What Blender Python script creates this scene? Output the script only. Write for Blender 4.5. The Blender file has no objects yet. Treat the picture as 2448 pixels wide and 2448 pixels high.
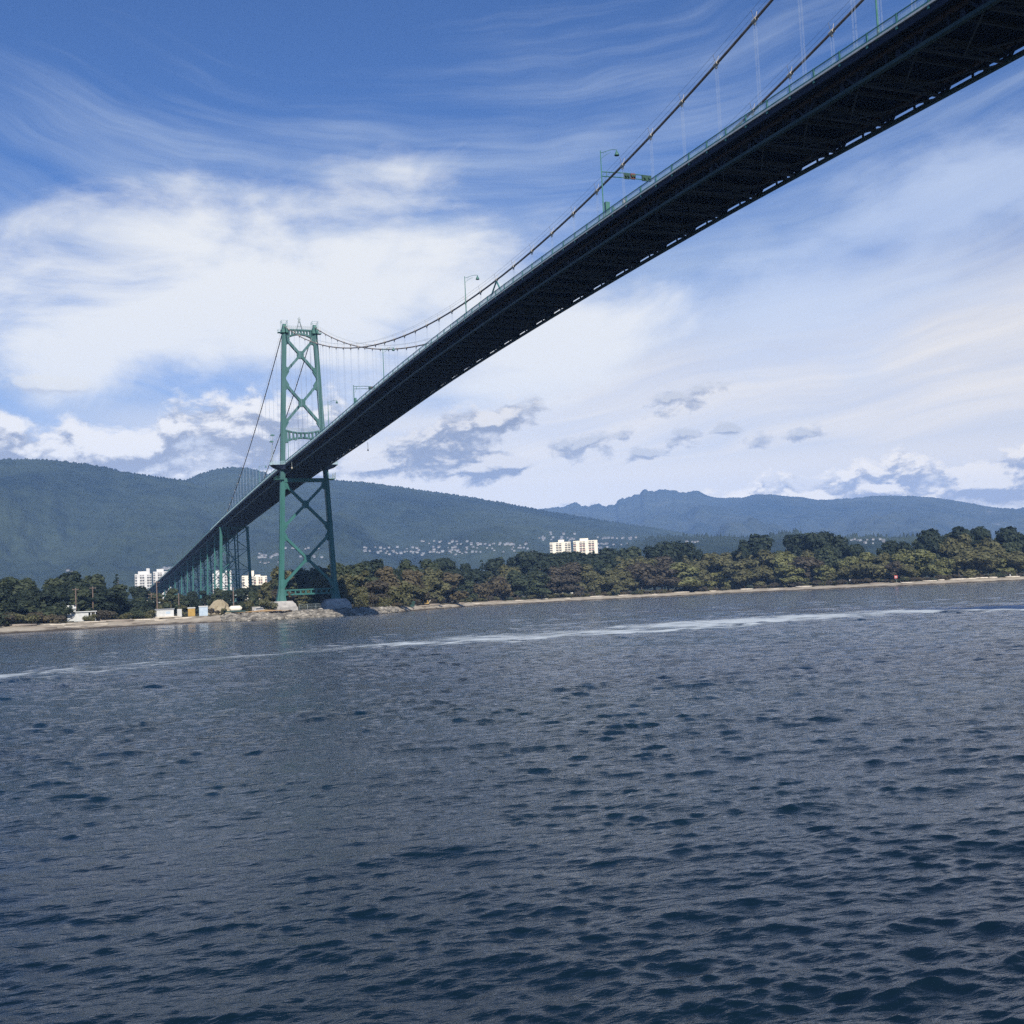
import bpy, bmesh, math, random
import numpy as np
from mathutils import Vector, Matrix

random.seed(7)
RNG = np.random.default_rng(7)
SC = bpy.context.scene
COL = SC.collection
R = math.radians

# ------------------------------------------------------------------ helpers
def tag(o, label=None, cat=None, group=None, kind=None):
    if label: o['label'] = label
    if cat: o['category'] = cat
    if group: o['group'] = group
    if kind: o['kind'] = kind
    return o

def empty(name, loc=(0, 0, 0), rz=0.0, parent=None):
    o = bpy.data.objects.new(name, None)
    COL.objects.link(o)
    o.location = loc
    o.rotation_euler = (0, 0, rz)
    o.empty_display_size = 0.1
    if parent: o.parent = parent
    return o

def mesh_np(name, verts, quads=None, tris=None, mat=None, smooth=False, parent=None):
    """numpy arrays to one mesh object"""
    me = bpy.data.meshes.new(name)
    verts = np.asarray(verts, dtype=np.float32)
    nq = 0 if quads is None else len(quads)
    nt = 0 if tris is None else len(tris)
    me.vertices.add(len(verts))
    me.vertices.foreach_set('co', verts.ravel())
    me.loops.add(nq * 4 + nt * 3)
    me.polygons.add(nq + nt)
    idx = []
    start = []
    if nq:
        idx.append(np.asarray(quads, dtype=np.int32).ravel())
        start.append(np.arange(nq, dtype=np.int32) * 4)
    if nt:
        idx.append(np.asarray(tris, dtype=np.int32).ravel())
        start.append(nq * 4 + np.arange(nt, dtype=np.int32) * 3)
    me.loops.foreach_set('vertex_index', np.concatenate(idx))
    me.polygons.foreach_set('loop_start', np.concatenate(start))
    if smooth:
        me.polygons.foreach_set('use_smooth', np.ones(nq + nt, dtype=bool))
    me.update(calc_edges=True)
    me.validate()
    if mat: me.materials.append(mat)
    o = bpy.data.objects.new(name, me)
    COL.objects.link(o)
    if parent: o.parent = parent
    return o

class MB:
    """collects boxes, beams and tubes; build() links them as one mesh object"""
    def __init__(self):
        self.v = []; self.f = []; self.m = []; self.cur = 0
    def mat(self, i): self.cur = i; return self
    def add(self, vs, fs):
        n = len(self.v)
        self.v += [tuple(map(float, p)) for p in vs]
        self.f += [tuple(i + n for i in f) for f in fs]
        self.m += [self.cur] * len(fs)
        return self
    def box(self, c, s, rz=0.0):
        x, y, z = s[0] / 2, s[1] / 2, s[2] / 2
        ca, sa = math.cos(rz), math.sin(rz)
        vs = []
        for dz in (-z, z):
            for dx, dy in ((-x, -y), (x, -y), (x, y), (-x, y)):
                vs.append((c[0] + dx * ca - dy * sa, c[1] + dx * sa + dy * ca, c[2] + dz))
        return self.add(vs, [(0, 3, 2, 1), (4, 5, 6, 7), (0, 1, 5, 4), (1, 2, 6, 5), (2, 3, 7, 6), (3, 0, 4, 7)])
    def frustum(self, c0, s0, c1, s1):
        vs = []
        for c, s in ((c0, s0), (c1, s1)):
            for dx, dy in ((-1, -1), (1, -1), (1, 1), (-1, 1)):
                vs.append((c[0] + dx * s[0] / 2, c[1] + dy * s[1] / 2, c[2]))
        return self.add(vs, [(0, 3, 2, 1), (4, 5, 6, 7), (0, 1, 5, 4), (1, 2, 6, 5), (2, 3, 7, 6), (3, 0, 4, 7)])
    def beam(self, p0, p1, w, h, up=(0, 0, 1)):
        p0 = Vector(p0); p1 = Vector(p1)
        d = (p1 - p0).normalized(); up = Vector(up)
        if abs(d.dot(up)) > 0.98: up = Vector((0, 1, 0)) if abs(d.y) < 0.9 else Vector((1, 0, 0))
        s = d.cross(up).normalized(); t = s.cross(d)
        vs = []
        for p in (p0, p1):
            for a, b in ((-1, -1), (1, -1), (1, 1), (-1, 1)):
                vs.append(p + s * (a * w / 2) + t * (b * h / 2))
        return self.add(vs, [(0, 3, 2, 1), (4, 5, 6, 7), (0, 1, 5, 4), (1, 2, 6, 5), (2, 3, 7, 6), (3, 0, 4, 7)])
    def tube(self, pts, r, n=6, caps=True):
        pts = [Vector(p) for p in pts]
        rs = r if isinstance(r, (list, tuple)) else [r] * len(pts)
        vs = []; fs = []
        for i, p in enumerate(pts):
            d = (pts[min(i + 1, len(pts) - 1)] - pts[max(i - 1, 0)]).normalized()
            up = Vector((0, 0, 1)) if abs(d.z) < 0.9 else Vector((1, 0, 0))
            s = d.cross(up).normalized(); t = s.cross(d)
            for k in range(n):
                a = 2 * math.pi * k / n
                vs.append(p + (s * math.cos(a) + t * math.sin(a)) * rs[i])
        for i in range(len(pts) - 1):
            for k in range(n):
                a = i * n + k; b = i * n + (k + 1) % n
                fs.append((a, b, b + n, a + n))
        if caps:
            fs.append(tuple(range(n - 1, -1, -1)))
            m = (len(pts) - 1) * n
            fs.append(tuple(range(m, m + n)))
        return self.add(vs, fs)
    def strip(self, top, bot, y0, y1):
        """solid between two polylines given in the x/z plane, from y0 to y1"""
        n = len(top); vs = []; fs = []
        for (xt, zt), (xb, zb) in zip(top, bot):
            vs += [(xt, y0, zt), (xb, y0, zb), (xb, y1, zb), (xt, y1, zt)]
        for i in range(n - 1):
            a = 4 * i
            for k in range(4):
                fs.append((a + k, a + (k + 1) % 4, a + 4 + (k + 1) % 4, a + 4 + k))
        fs.append((3, 2, 1, 0)); fs.append(tuple(4 * (n - 1) + k for k in range(4)))
        return self.add(vs, fs)
    def poly(self, pts, y0, y1):
        """convex polygon in the x/z plane extruded along y"""
        n = len(pts)
        vs = [(x, y0, z) for x, z in pts] + [(x, y1, z) for x, z in pts]
        fs = [tuple(range(n)), tuple(range(2 * n - 1, n - 1, -1))]
        for i in range(n):
            j = (i + 1) % n
            fs.append((i, i + n, j + n, j))
        return self.add(vs, fs)
    def build(self, name, mat, parent=None, smooth=False):
        me = bpy.data.meshes.new(name)
        me.from_pydata(self.v, [], self.f)
        bm = bmesh.new(); bm.from_mesh(me)
        bmesh.ops.recalc_face_normals(bm, faces=bm.faces[:])
        bm.to_mesh(me); bm.free()
        for m in (mat if isinstance(mat, (list, tuple)) else [mat]): me.materials.append(m)
        me.polygons.foreach_set('material_index', self.m)
        if smooth: me.polygons.foreach_set('use_smooth', [True] * len(self.f))
        o = bpy.data.objects.new(name, me)
        COL.objects.link(o)
        if parent: o.parent = parent
        return o

# ------------------------------------------------------------------ materials
def material(name, c1, c2=None, scale=1.0, rough=0.6, spec=0.4, metal=0.0, bump=0.0, bscale=None, detail=4.0, stretch=None, lo=0.35, hi=0.65, third=None, island=0.0):
    m = bpy.data.materials.new(name); m.use_nodes = True
    nt = m.node_tree; N = nt.nodes; L = nt.links
    b = N['Principled BSDF']
    b.inputs['Roughness'].default_value = rough
    b.inputs['Metallic'].default_value = metal
    b.inputs['Specular IOR Level'].default_value = spec
    tc = N.new('ShaderNodeTexCoord')
    mp = N.new('ShaderNodeMapping')
    L.new(tc.outputs['Object'], mp.inputs['Vector'])
    if stretch: mp.inputs['Scale'].default_value = stretch
    nz = N.new('ShaderNodeTexNoise'); nz.inputs['Scale'].default_value = scale; nz.inputs['Detail'].default_value = detail
    nz.inputs['Roughness'].default_value = 0.62
    L.new(mp.outputs[0], nz.inputs['Vector'])
    rp = N.new('ShaderNodeValToRGB')
    rp.color_ramp.elements[0].position = lo; rp.color_ramp.elements[1].position = hi
    rp.color_ramp.elements[0].color = (*c1, 1); rp.color_ramp.elements[1].color = (*(c2 or c1), 1)
    if third:
        e = rp.color_ramp.elements.new(third[0]); e.color = (*third[1], 1)
    L.new(nz.outputs['Fac'], rp.inputs['Fac'])
    src = rp.outputs['Color']
    if island:
        g = N.new('ShaderNodeNewGeometry')
        mr = N.new('ShaderNodeMapRange')
        mr.inputs['To Min'].default_value = 1 - island; mr.inputs['To Max'].default_value = 1 + island
        L.new(g.outputs['Random Per Island'], mr.inputs['Value'])
        hs = N.new('ShaderNodeHueSaturation')
        L.new(src, hs.inputs['Color']); L.new(mr.outputs[0], hs.inputs['Value'])
        src = hs.outputs[0]
    L.new(src, b.inputs['Base Color'])
    if bump:
        n2 = N.new('ShaderNodeTexNoise'); n2.inputs['Scale'].default_value = bscale or scale * 4; n2.inputs['Detail'].default_value = 5
        L.new(mp.outputs[0], n2.inputs['Vector'])
        bp = N.new('ShaderNodeBump'); bp.inputs['Strength'].default_value = bump; bp.inputs['Distance'].default_value = 1.0 / (bscale or scale * 4)
        L.new(n2.outputs['Fac'], bp.inputs['Height']); L.new(bp.outputs[0], b.inputs['Normal'])
    return m

M = {}
M['green_paint'] = material('green_paint', (0.013, 0.094, 0.080), (0.030, 0.130, 0.116), 0.35, 0.5, 0.4, bump=0.05, bscale=3, stretch=(1, 1, 0.35), lo=0.3, hi=0.72)
M['upper_green_paint'] = material('upper_green_paint', (0.028, 0.102, 0.094), (0.062, 0.140, 0.136), 0.30, 0.6, 0.3, bump=0.05, bscale=3, stretch=(1, 1, 0.25), lo=0.28, hi=0.70)  # paler, greyer green for the tower steel above the deck
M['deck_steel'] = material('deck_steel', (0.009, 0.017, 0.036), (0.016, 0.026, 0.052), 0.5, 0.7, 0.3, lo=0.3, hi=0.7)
M['chord_steel'] = material('chord_steel', (0.022, 0.055, 0.062), (0.042, 0.080, 0.085), 0.4, 0.6, 0.3)
M['pipe_steel'] = material('pipe_steel', (0.050, 0.040, 0.042), (0.085, 0.062, 0.058), 0.3, 0.6, 0.3)
M['rail_paint'] = material('rail_paint', (0.038, 0.16, 0.15), (0.07, 0.22, 0.20), 0.6, 0.5, 0.4)
M['rail_mesh'] = material('rail_mesh', (0.30, 0.42, 0.46), (0.38, 0.50, 0.54), 0.6, 0.5, 0.4)
M['brace_steel'] = material('brace_steel', (0.040, 0.052, 0.066), (0.065, 0.078, 0.092), 0.4, 0.7, 0.3)
M['kerb_concrete'] = material('kerb_concrete', (0.42, 0.46, 0.47), (0.55, 0.58, 0.58), 0.8, 0.8, 0.2)
M['asphalt'] = material('asphalt', (0.04, 0.04, 0.042), (0.06, 0.06, 0.062), 1.0, 0.9, 0.2)
M['cable'] = material('cable', (0.16, 0.135, 0.12), (0.26, 0.22, 0.19), 0.5, 0.55, 0.4)
M['band_metal'] = material('band_metal', (0.38, 0.34, 0.27), (0.58, 0.54, 0.46), 2.0, 0.5, 0.5)
M['hanger_rope'] = material('hanger_rope', (0.24, 0.30, 0.40), (0.32, 0.38, 0.48), 1.0, 0.5, 0.5)
M['galvanised'] = material('galvanised', (0.20, 0.25, 0.25), (0.32, 0.36, 0.36), 1.0, 0.5, 0.5)
M['lamp_green'] = material('lamp_green', (0.03, 0.11, 0.09), (0.06, 0.17, 0.14), 1.0, 0.5, 0.4)
M['signal_black'] = material('signal_black', (0.02, 0.05, 0.04), (0.03, 0.08, 0.06), 1.0, 0.6, 0.3)
M['signal_red'] = material('signal_red', (0.10, 0.045, 0.03), (0.16, 0.065, 0.05), 1.0, 0.6, 0.3)
M['concrete'] = material('concrete', (0.26, 0.25, 0.24), (0.42, 0.40, 0.37), 0.5, 0.9, 0.2, bump=0.25, bscale=1.5, stretch=(1, 1, 2.0))
M['dark_concrete'] = material('dark_concrete', (0.09, 0.085, 0.08), (0.15, 0.14, 0.13), 0.6, 0.9, 0.2)
M['white_paint'] = material('white_paint', (0.44, 0.45, 0.44), (0.56, 0.56, 0.54), 0.6, 0.6, 0.3)
M['cream_paint'] = material('cream_paint', (0.72, 0.66, 0.52), (0.80, 0.75, 0.62), 0.2, 0.7, 0.3)
M['cool_white'] = material('cool_white', (0.54, 0.53, 0.50), (0.64, 0.63, 0.60), 0.2, 0.7, 0.3)
M['roof_dark'] = material('roof_dark', (0.07, 0.065, 0.06), (0.16, 0.13, 0.11), 0.1, 0.8, 0.2)
M['house_wall'] = material('house_wall', (0.13, 0.14, 0.15), (0.33, 0.33, 0.32), 0.05, 0.8, 0.2)
M['window_dark'] = material('window_dark', (0.05, 0.055, 0.06), (0.10, 0.10, 0.11), 0.3, 0.25, 0.5)
M['balcony_shade'] = material('balcony_shade', (0.17, 0.16, 0.15), (0.26, 0.24, 0.22), 0.3, 0.7, 0.3)
M['pink_panel'] = material('pink_panel', (0.55, 0.34, 0.30), (0.62, 0.42, 0.37), 0.3, 0.7, 0.3)
M['yellow_paint'] = material('yellow_paint', (0.34, 0.21, 0.05), (0.42, 0.27, 0.07), 0.8, 0.5, 0.4)
M['blue_grey'] = material('blue_grey', (0.34, 0.42, 0.50), (0.44, 0.52, 0.58), 0.8, 0.5, 0.4)
M['dark_green_paint'] = material('dark_green_paint', (0.012, 0.035, 0.03), (0.02, 0.06, 0.05), 0.8, 0.5, 0.4)
M['dark_rubber'] = material('dark_rubber', (0.015, 0.015, 0.016), (0.03, 0.03, 0.03), 2, 0.8, 0.2)
M['red_paint'] = material('red_paint', (0.45, 0.06, 0.05), (0.52, 0.10, 0.08), 2, 0.6, 0.3)
M['wood_grey'] = material('wood_grey', (0.20, 0.17, 0.14), (0.34, 0.29, 0.24), 1.0, 0.9, 0.1, stretch=(6, 1, 6))
M['wood_pale'] = material('wood_pale', (0.42, 0.37, 0.30), (0.60, 0.54, 0.45), 1.0, 0.9, 0.1)
M['pole_wood'] = material('pole_wood', (0.14, 0.10, 0.085), (0.22, 0.17, 0.14), 1.0, 0.9, 0.1)
M['sand_pile'] = material('sand_pile', (0.24, 0.20, 0.13), (0.36, 0.31, 0.22), 0.4, 0.95, 0.1, bump=0.5, bscale=1.2)
M['rock'] = material('rock', (0.10, 0.092, 0.078), (0.30, 0.275, 0.23), 0.35, 0.9, 0.15, bump=0.5, bscale=1.6, island=0.42)
M['beach_sand'] = material('beach_sand', (0.26, 0.22, 0.165), (0.42, 0.375, 0.30), 0.12, 0.95, 0.1, bump=0.4, bscale=0.8, lo=0.3, hi=0.66)
def wet_strand(m):
    nt = m.node_tree; N = nt.nodes; L = nt.links; b = N['Principled BSDF']
    src = b.inputs['Base Color'].links[0].from_socket
    tc = N.new('ShaderNodeTexCoord'); sp_ = N.new('ShaderNodeSeparateXYZ'); L.new(tc.outputs['Object'], sp_.inputs[0])
    nz = N.new('ShaderNodeTexNoise'); nz.inputs['Scale'].default_value = 0.15; nz.inputs['Detail'].default_value = 5; L.new(tc.outputs['Object'], nz.inputs['Vector'])
    ma = N.new('ShaderNodeMath'); ma.operation = 'MULTIPLY_ADD'; ma.inputs[1].default_value = 1.6; L.new(nz.outputs['Fac'], ma.inputs[0]); L.new(sp_.outputs[2], ma.inputs[2])
    mr = N.new('ShaderNodeMapRange'); mr.inputs['From Min'].default_value = 1.05; mr.inputs['From Max'].default_value = 1.55
    L.new(ma.outputs[0], mr.inputs['Value'])
    mx = N.new('ShaderNodeMix'); mx.data_type = 'RGBA'; mx.inputs[6].default_value = (0.075, 0.062, 0.048, 1)
    L.new(mr.outputs[0], mx.inputs['Factor']); L.new(src, mx.inputs[7]); L.new(mx.outputs[2], b.inputs['Base Color'])
wet_strand(M['beach_sand'])
M['ground_soil'] = material('ground_soil', (0.050, 0.052, 0.028), (0.10, 0.088, 0.052), 0.03, 0.95, 0.1, bump=0.4, bscale=0.4)
M['dry_grass'] = material('dry_grass', (0.33, 0.21, 0.10), (0.44, 0.30, 0.15), 0.3, 0.95, 0.1)
M['bark'] = material('bark', (0.10, 0.085, 0.07), (0.17, 0.15, 0.13), 1.0, 0.9, 0.1)
M['roof_grey'] = material('roof_grey', (0.20, 0.21, 0.23), (0.36, 0.37, 0.38), 0.1, 0.8, 0.2)

def leaf_mat(name, dark, light, third=None):
    m = material(name, dark, light, 0.45, 0.65, 0.25, lo=0.30, hi=0.68, detail=3, third=third, island=0.14)
    nt = m.node_tree; b = nt.nodes['Principled BSDF']
    tr = nt.nodes.new('ShaderNodeBsdfTranslucent'); mx = nt.nodes.new('ShaderNodeMixShader'); mx.inputs[0].default_value = 0.55
    nt.links.new(b.inputs['Base Color'].links[0].from_socket, tr.inputs['Color'])
    nt.links.new(b.outputs[0], mx.inputs[1]); nt.links.new(tr.outputs[0], mx.inputs[2])
    nt.links.new(mx.outputs[0], nt.nodes['Material Output'].inputs['Surface'])
    return m
LEAF = {
    'olive': leaf_mat('leaf_olive', (0.110, 0.117, 0.056), (0.244, 0.233, 0.114)),
    'ochre': leaf_mat('leaf_ochre', (0.122, 0.103, 0.060), (0.223, 0.187, 0.111)),
    'yellowgreen': leaf_mat('leaf_yellowgreen', (0.156, 0.170, 0.072), (0.326, 0.329, 0.144)),
    'brown': leaf_mat('leaf_brown', (0.098, 0.085, 0.060), (0.172, 0.149, 0.106)),
    'green': leaf_mat('leaf_green', (0.056, 0.078, 0.043), (0.123, 0.148, 0.081)),
    'dark': leaf_mat('leaf_dark', (0.029, 0.045, 0.032), (0.068, 0.094, 0.060)),
    'conifer': leaf_mat('leaf_conifer', (0.026, 0.045, 0.032), (0.062, 0.090, 0.056)),
    'red': leaf_mat('leaf_red', (0.129, 0.049, 0.044), (0.228, 0.090, 0.079)),
}

# ------------------------------------------------------------------ camera
CAM = Vector((0, 0, 3.69))
FW = Vector((0.36269054, 0.92906727, 0.07272945))
RT = Vector((0.93175593, -0.36010727, -0.04640742))
UP = Vector((0.01692521, -0.08459762, 0.99627144))
cd = bpy.data.cameras.new('camera')
cam = bpy.data.objects.new('camera', cd); COL.objects.link(cam)
rot = Matrix((RT, UP, -FW)).transposed()
cam.matrix_world = Matrix.Translation(CAM) @ rot.to_4x4()
cd.sensor_width = 36; cd.lens = 36 * 2822 / 2448
cd.clip_start = 0.1; cd.clip_end = 60000
SC.camera = cam
SC.view_settings.view_transform = 'Standard'

def az_el(px, py):
    """bearing and height angle (radians) at which a point of the reference is seen from the photographer's spot"""
    d = FW + RT * ((px - 1224) / 2822) - UP * ((py - 1224) / 2822)
    return math.atan2(d.x, d.y), math.atan2(d.z, math.hypot(d.x, d.y))
def at(px, py, rng):
    a, e = az_el(px, py)
    return Vector((rng * math.sin(a), rng * math.cos(a), CAM.z + rng * math.tan(e)))

# ------------------------------------------------------------------ light and sky
SUN_EL, SUN_AZ = R(38), R(189)      # bearing clockwise from +Y: behind the photographer, a little to the left of the bridge axis
sl = bpy.data.lights.new('sun', 'SUN'); sl.energy = 5.0; sl.angle = R(0.53); sl.color = (1.0, 0.93, 0.82)
so = bpy.data.objects.new('sun', sl); COL.objects.link(so)
to_sun = Vector((math.sin(SUN_AZ) * math.cos(SUN_EL), math.cos(SUN_AZ) * math.cos(SUN_EL), math.sin(SUN_EL)))
so.rotation_euler = to_sun.to_track_quat('Z', 'Y').to_euler()
so.location = (0, -200, 400)

def build_world():
    w = bpy.data.worlds.new('World'); SC.world = w; w.use_nodes = True
    nt = w.node_tree; N = nt.nodes; L = nt.links
    bg = N['Background']; bg.inputs['Strength'].default_value = 0.1
    sky = N.new('ShaderNodeTexSky'); sky.sky_type = 'NISHITA'; sky.sun_disc = False
    sky.sun_elevation = SUN_EL; sky.sun_rotation = SUN_AZ
    sky.air_density = 1.0; sky.dust_density = 0.6; sky.ozone_density = 2.2
    tc = N.new('ShaderNodeTexCoord')
    sep = N.new('ShaderNodeSeparateXYZ'); L.new(tc.outputs['Generated'], sep.inputs[0])
    def put(s, v):
        if isinstance(v, (int, float)): s.default_value = v
        else: L.new(v, s)
    def mth(op, a, b=0.0, c=None, clamp=False):
        n = N.new('ShaderNodeMath'); n.operation = op; n.use_clamp = clamp
        put(n.inputs[0], a); put(n.inputs[1], b)
        if c is not None: put(n.inputs[2], c)
        return n.outputs[0]
    def sstep(v, a, b, t0=0.0, t1=1.0):
        n = N.new('ShaderNodeMapRange'); n.interpolation_type = 'SMOOTHSTEP'
        put(n.inputs['Value'], v); put(n.inputs['From Min'], a); put(n.inputs['From Max'], b)
        n.inputs['To Min'].default_value = t0; n.inputs['To Max'].default_value = t1
        return n.outputs[0]
    def vec(x, y, z=0.0):
        n = N.new('ShaderNodeCombineXYZ'); put(n.inputs[0], x); put(n.inputs[1], y); put(n.inputs[2], z); return n.outputs[0]
    def noise(v, scale, detail=5.0, rough=0.55, dist=0.0, dims='3D'):
        n = N.new('ShaderNodeTexNoise'); n.noise_dimensions = dims
        L.new(v, n.inputs['Vector']); n.inputs['Scale'].default_value = scale; n.inputs['Detail'].default_value = detail
        n.inputs['Roughness'].default_value = rough; n.inputs['Distortion'].default_value = dist
        return n.outputs['Fac']
    def mix(f, a, b):
        n = N.new('ShaderNodeMix'); n.data_type = 'RGBA'; n.clamp_factor = True
        put(n.inputs['Factor'], f)
        for s, v in ((n.inputs[6], a), (n.inputs[7], b)):
            if isinstance(v, tuple): s.default_value = (*v, 1)
            else: L.new(v, s)
        return n.outputs[2]
    az = mth('MULTIPLY', mth('ARCTAN2', sep.outputs[0], sep.outputs[1]), 57.29578)
    el = mth('MULTIPLY', mth('ARCSINE', sep.outputs[2]), 57.29578)
    # high ice cloud: long curved streaks
    du = mth('SUBTRACT', az, 17.0)
    lft = mth('MULTIPLY', mth('POWER', mth('MINIMUM', du, 0.0), 2.0), 0.010)
    rgt = mth('MULTIPLY', mth('POWER', mth('MAXIMUM', du, 0.0), 2.0), 0.0045)
    v2 = mth('SUBTRACT', mth('SUBTRACT', el, lft), rgt)
    warp = mth('MULTIPLY', mth('SUBTRACT', noise(vec(mth('MULTIPLY', az, 0.05), mth('MULTIPLY', el, 0.09), 3.0), 1.0, 3), 0.5), 5.0)
    v3 = mth('ADD', v2, warp)
    fine = noise(vec(mth('MULTIPLY', az, 0.040), mth('MULTIPLY', v3, 0.62), 1.7), 1.0, 8.0, 0.62, 0.08)
    broad = noise(vec(mth('MULTIPLY', az, 0.030), mth('MULTIPLY', v3, 0.16), 9.3), 1.0, 4.0, 0.55, 0.1)
    st = mth('ADD', mth('MULTIPLY', fine, 0.56), mth('MULTIPLY', broad, 0.46))
    # more veil lower down and to the right, clear blue high on the left
    clear = mth('ADD', mth('MULTIPLY', mth('SUBTRACT', el, 13.0), 0.0120), mth('MULTIPLY', mth('SUBTRACT', 16.0, az), 0.0012))
    amt = mth('SUBTRACT', st, mth('MULTIPLY', clear, 1.0))
    cpatch = noise(vec(mth('MULTIPLY', az, 0.075), mth('MULTIPLY', v3, 0.20), 4.4), 1.0, 4.0, 0.55, 0.2)
    cir = mth('MULTIPLY', sstep(amt, 0.30, 0.64), sstep(cpatch, 0.30, 0.60, 0.30, 1.0))
    # direction blobs: (az, el, half width, half height, tilt deg)
    def blob(cx, cy, rx, ry, tilt=0.0):
        a = mth('SUBTRACT', az, cx); b = mth('SUBTRACT', el, cy)
        ct, s_ = math.cos(R(tilt)), math.sin(R(tilt))
        p = mth('ADD', mth('MULTIPLY', a, ct / rx), mth('MULTIPLY', b, s_ / rx))
        q = mth('ADD', mth('MULTIPLY', a, -s_ / ry), mth('MULTIPLY', b, ct / ry))
        return mth('SUBTRACT', 1.0, mth('SQRT', mth('ADD', mth('MULTIPLY', p, p), mth('MULTIPLY', q, q))))
    def union(bs):
        o = bs[0]
        for b in bs[1:]: o = mth('MAXIMUM', o, b)
        return o
    # the big soft white bank
    soft = noise(vec(mth('MULTIPLY', az, 0.11), mth('MULTIPLY', el, 0.26), 5.0), 1.0, 6.0, 0.58, 0.4)
    bank = union([blob(12.0, 15.0, 11.5, 4.6, -4), blob(3.0, 13.2, 9.0, 3.4, 6), blob(21.0, 12.6, 9.0, 3.2, -6)])
    bank = sstep(mth('ADD', bank, mth('MULTIPLY', mth('SUBTRACT', soft, 0.5), 2.6)), -0.34, 0.66)
    # milky veil low over the horizon
    low = sstep(mth('ADD', mth('SUBTRACT', el, mth('MULTIPLY', mth('SUBTRACT', az, 17.0), 0.10)), mth('MULTIPLY', mth('SUBTRACT', broad, 0.5), 7.0)), 14.0, 7.0)
    bluegap = sstep(mth('ADD', blob(3.0, 10.4, 13.0, 1.5, -3), mth('MULTIPLY', mth('SUBTRACT', soft, 0.5), 1.2)), -0.1, 0.8)
    bluegap2 = sstep(mth('ADD', blob(19.5, 9.9, 5.0, 1.0, 4), mth('MULTIPLY', mth('SUBTRACT', soft, 0.5), 1.0)), -0.1, 0.9)
    low = mth('MULTIPLY', low, mth('SUBTRACT', 1.0, mth('MULTIPLY', mth('MAXIMUM', bluegap, bluegap2), 0.75)))
    rightveil = union([blob(43.0, 16.5, 9.0, 4.5, 20), blob(36.0, 13.0, 12.0, 4.0, 8)])
    rv = sstep(mth('ADD', rightveil, mth('MULTIPLY', mth('SUBTRACT', soft, 0.5), 2.0)), 0.0, 0.9)
    low = mth('MULTIPLY', low, mth('MAXIMUM', sstep(st, 0.38, 0.58, 0.72, 1.0), sstep(el, 9.0, 5.5)))
    north = sstep(sep.outputs[1], -0.25, 0.35)      # the veils lie over the mountains; masked out behind the photographer to cut fill light
    cir = mth('MULTIPLY', cir, north); low = mth('MULTIPLY', low, north); rv = mth('MULTIPLY', rv, north)
    base = sky.outputs[0]
    tint = N.new('ShaderNodeMix'); tint.data_type = 'RGBA'; tint.blend_type = 'MULTIPLY'
    tint.inputs['Factor'].default_value = 1.0; L.new(base, tint.inputs[6]); tint.inputs[7].default_value = (*SKY_TINT, 1)
    c = tint.outputs[2]
    c = mix(mth('MULTIPLY', cir, 0.75), c, (3.9, 4.7, 6.1))
    c = mix(mth('MULTIPLY', low, 0.94), c, (8.5, 7.9, 6.9))
    c = mix(mth('MULTIPLY', rv, 0.6), c, (5.61, 6.34, 7.69))
    c = mix(mth('MULTIPLY', bank, 0.94), c, (7.6, 7.6, 7.4))
    # heaped clouds low down: two takes of one density, the second a little higher, give lit tops and grey bases
    def cumulus(blobs, seed, thr, grey, white, opac, nscale=0.42, amp=1.9, lift=0.55, bias=0.0, soft_=0.42):
        def dens(off):
            e2 = mth('ADD', el, off) if off else el
            q = noise(vec(mth('MULTIPLY', az, nscale * 0.85), mth('MULTIPLY', e2, nscale * 1.45), seed), 1.0, 9.0, 0.60, 0.25)
            bs = []
            for b in blobs:
                bb = list(b); bb[1] -= off
                bs.append(blob(*bb))
            return mth('ADD', union(bs), mth('MULTIPLY', mth('SUBTRACT', q, 0.5), amp))
        d0 = dens(0.0); d1 = dens(lift)
        m = sstep(d0, thr, thr + soft_)
        lit = sstep(mth('SUBTRACT', d0, d1), -0.12 + bias, 0.42 + bias)
        return mth('MULTIPLY', m, opac), mix(lit, grey, white)
    for args in CUMULUS:
        m, col = cumulus(*args)
        c = mix(m, c, col)
    L.new(c, bg.inputs['Color'])
    try:
        w.cycles.sampling_method = 'MANUAL'; w.cycles.sample_map_resolution = 1024
    except Exception: pass

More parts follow.
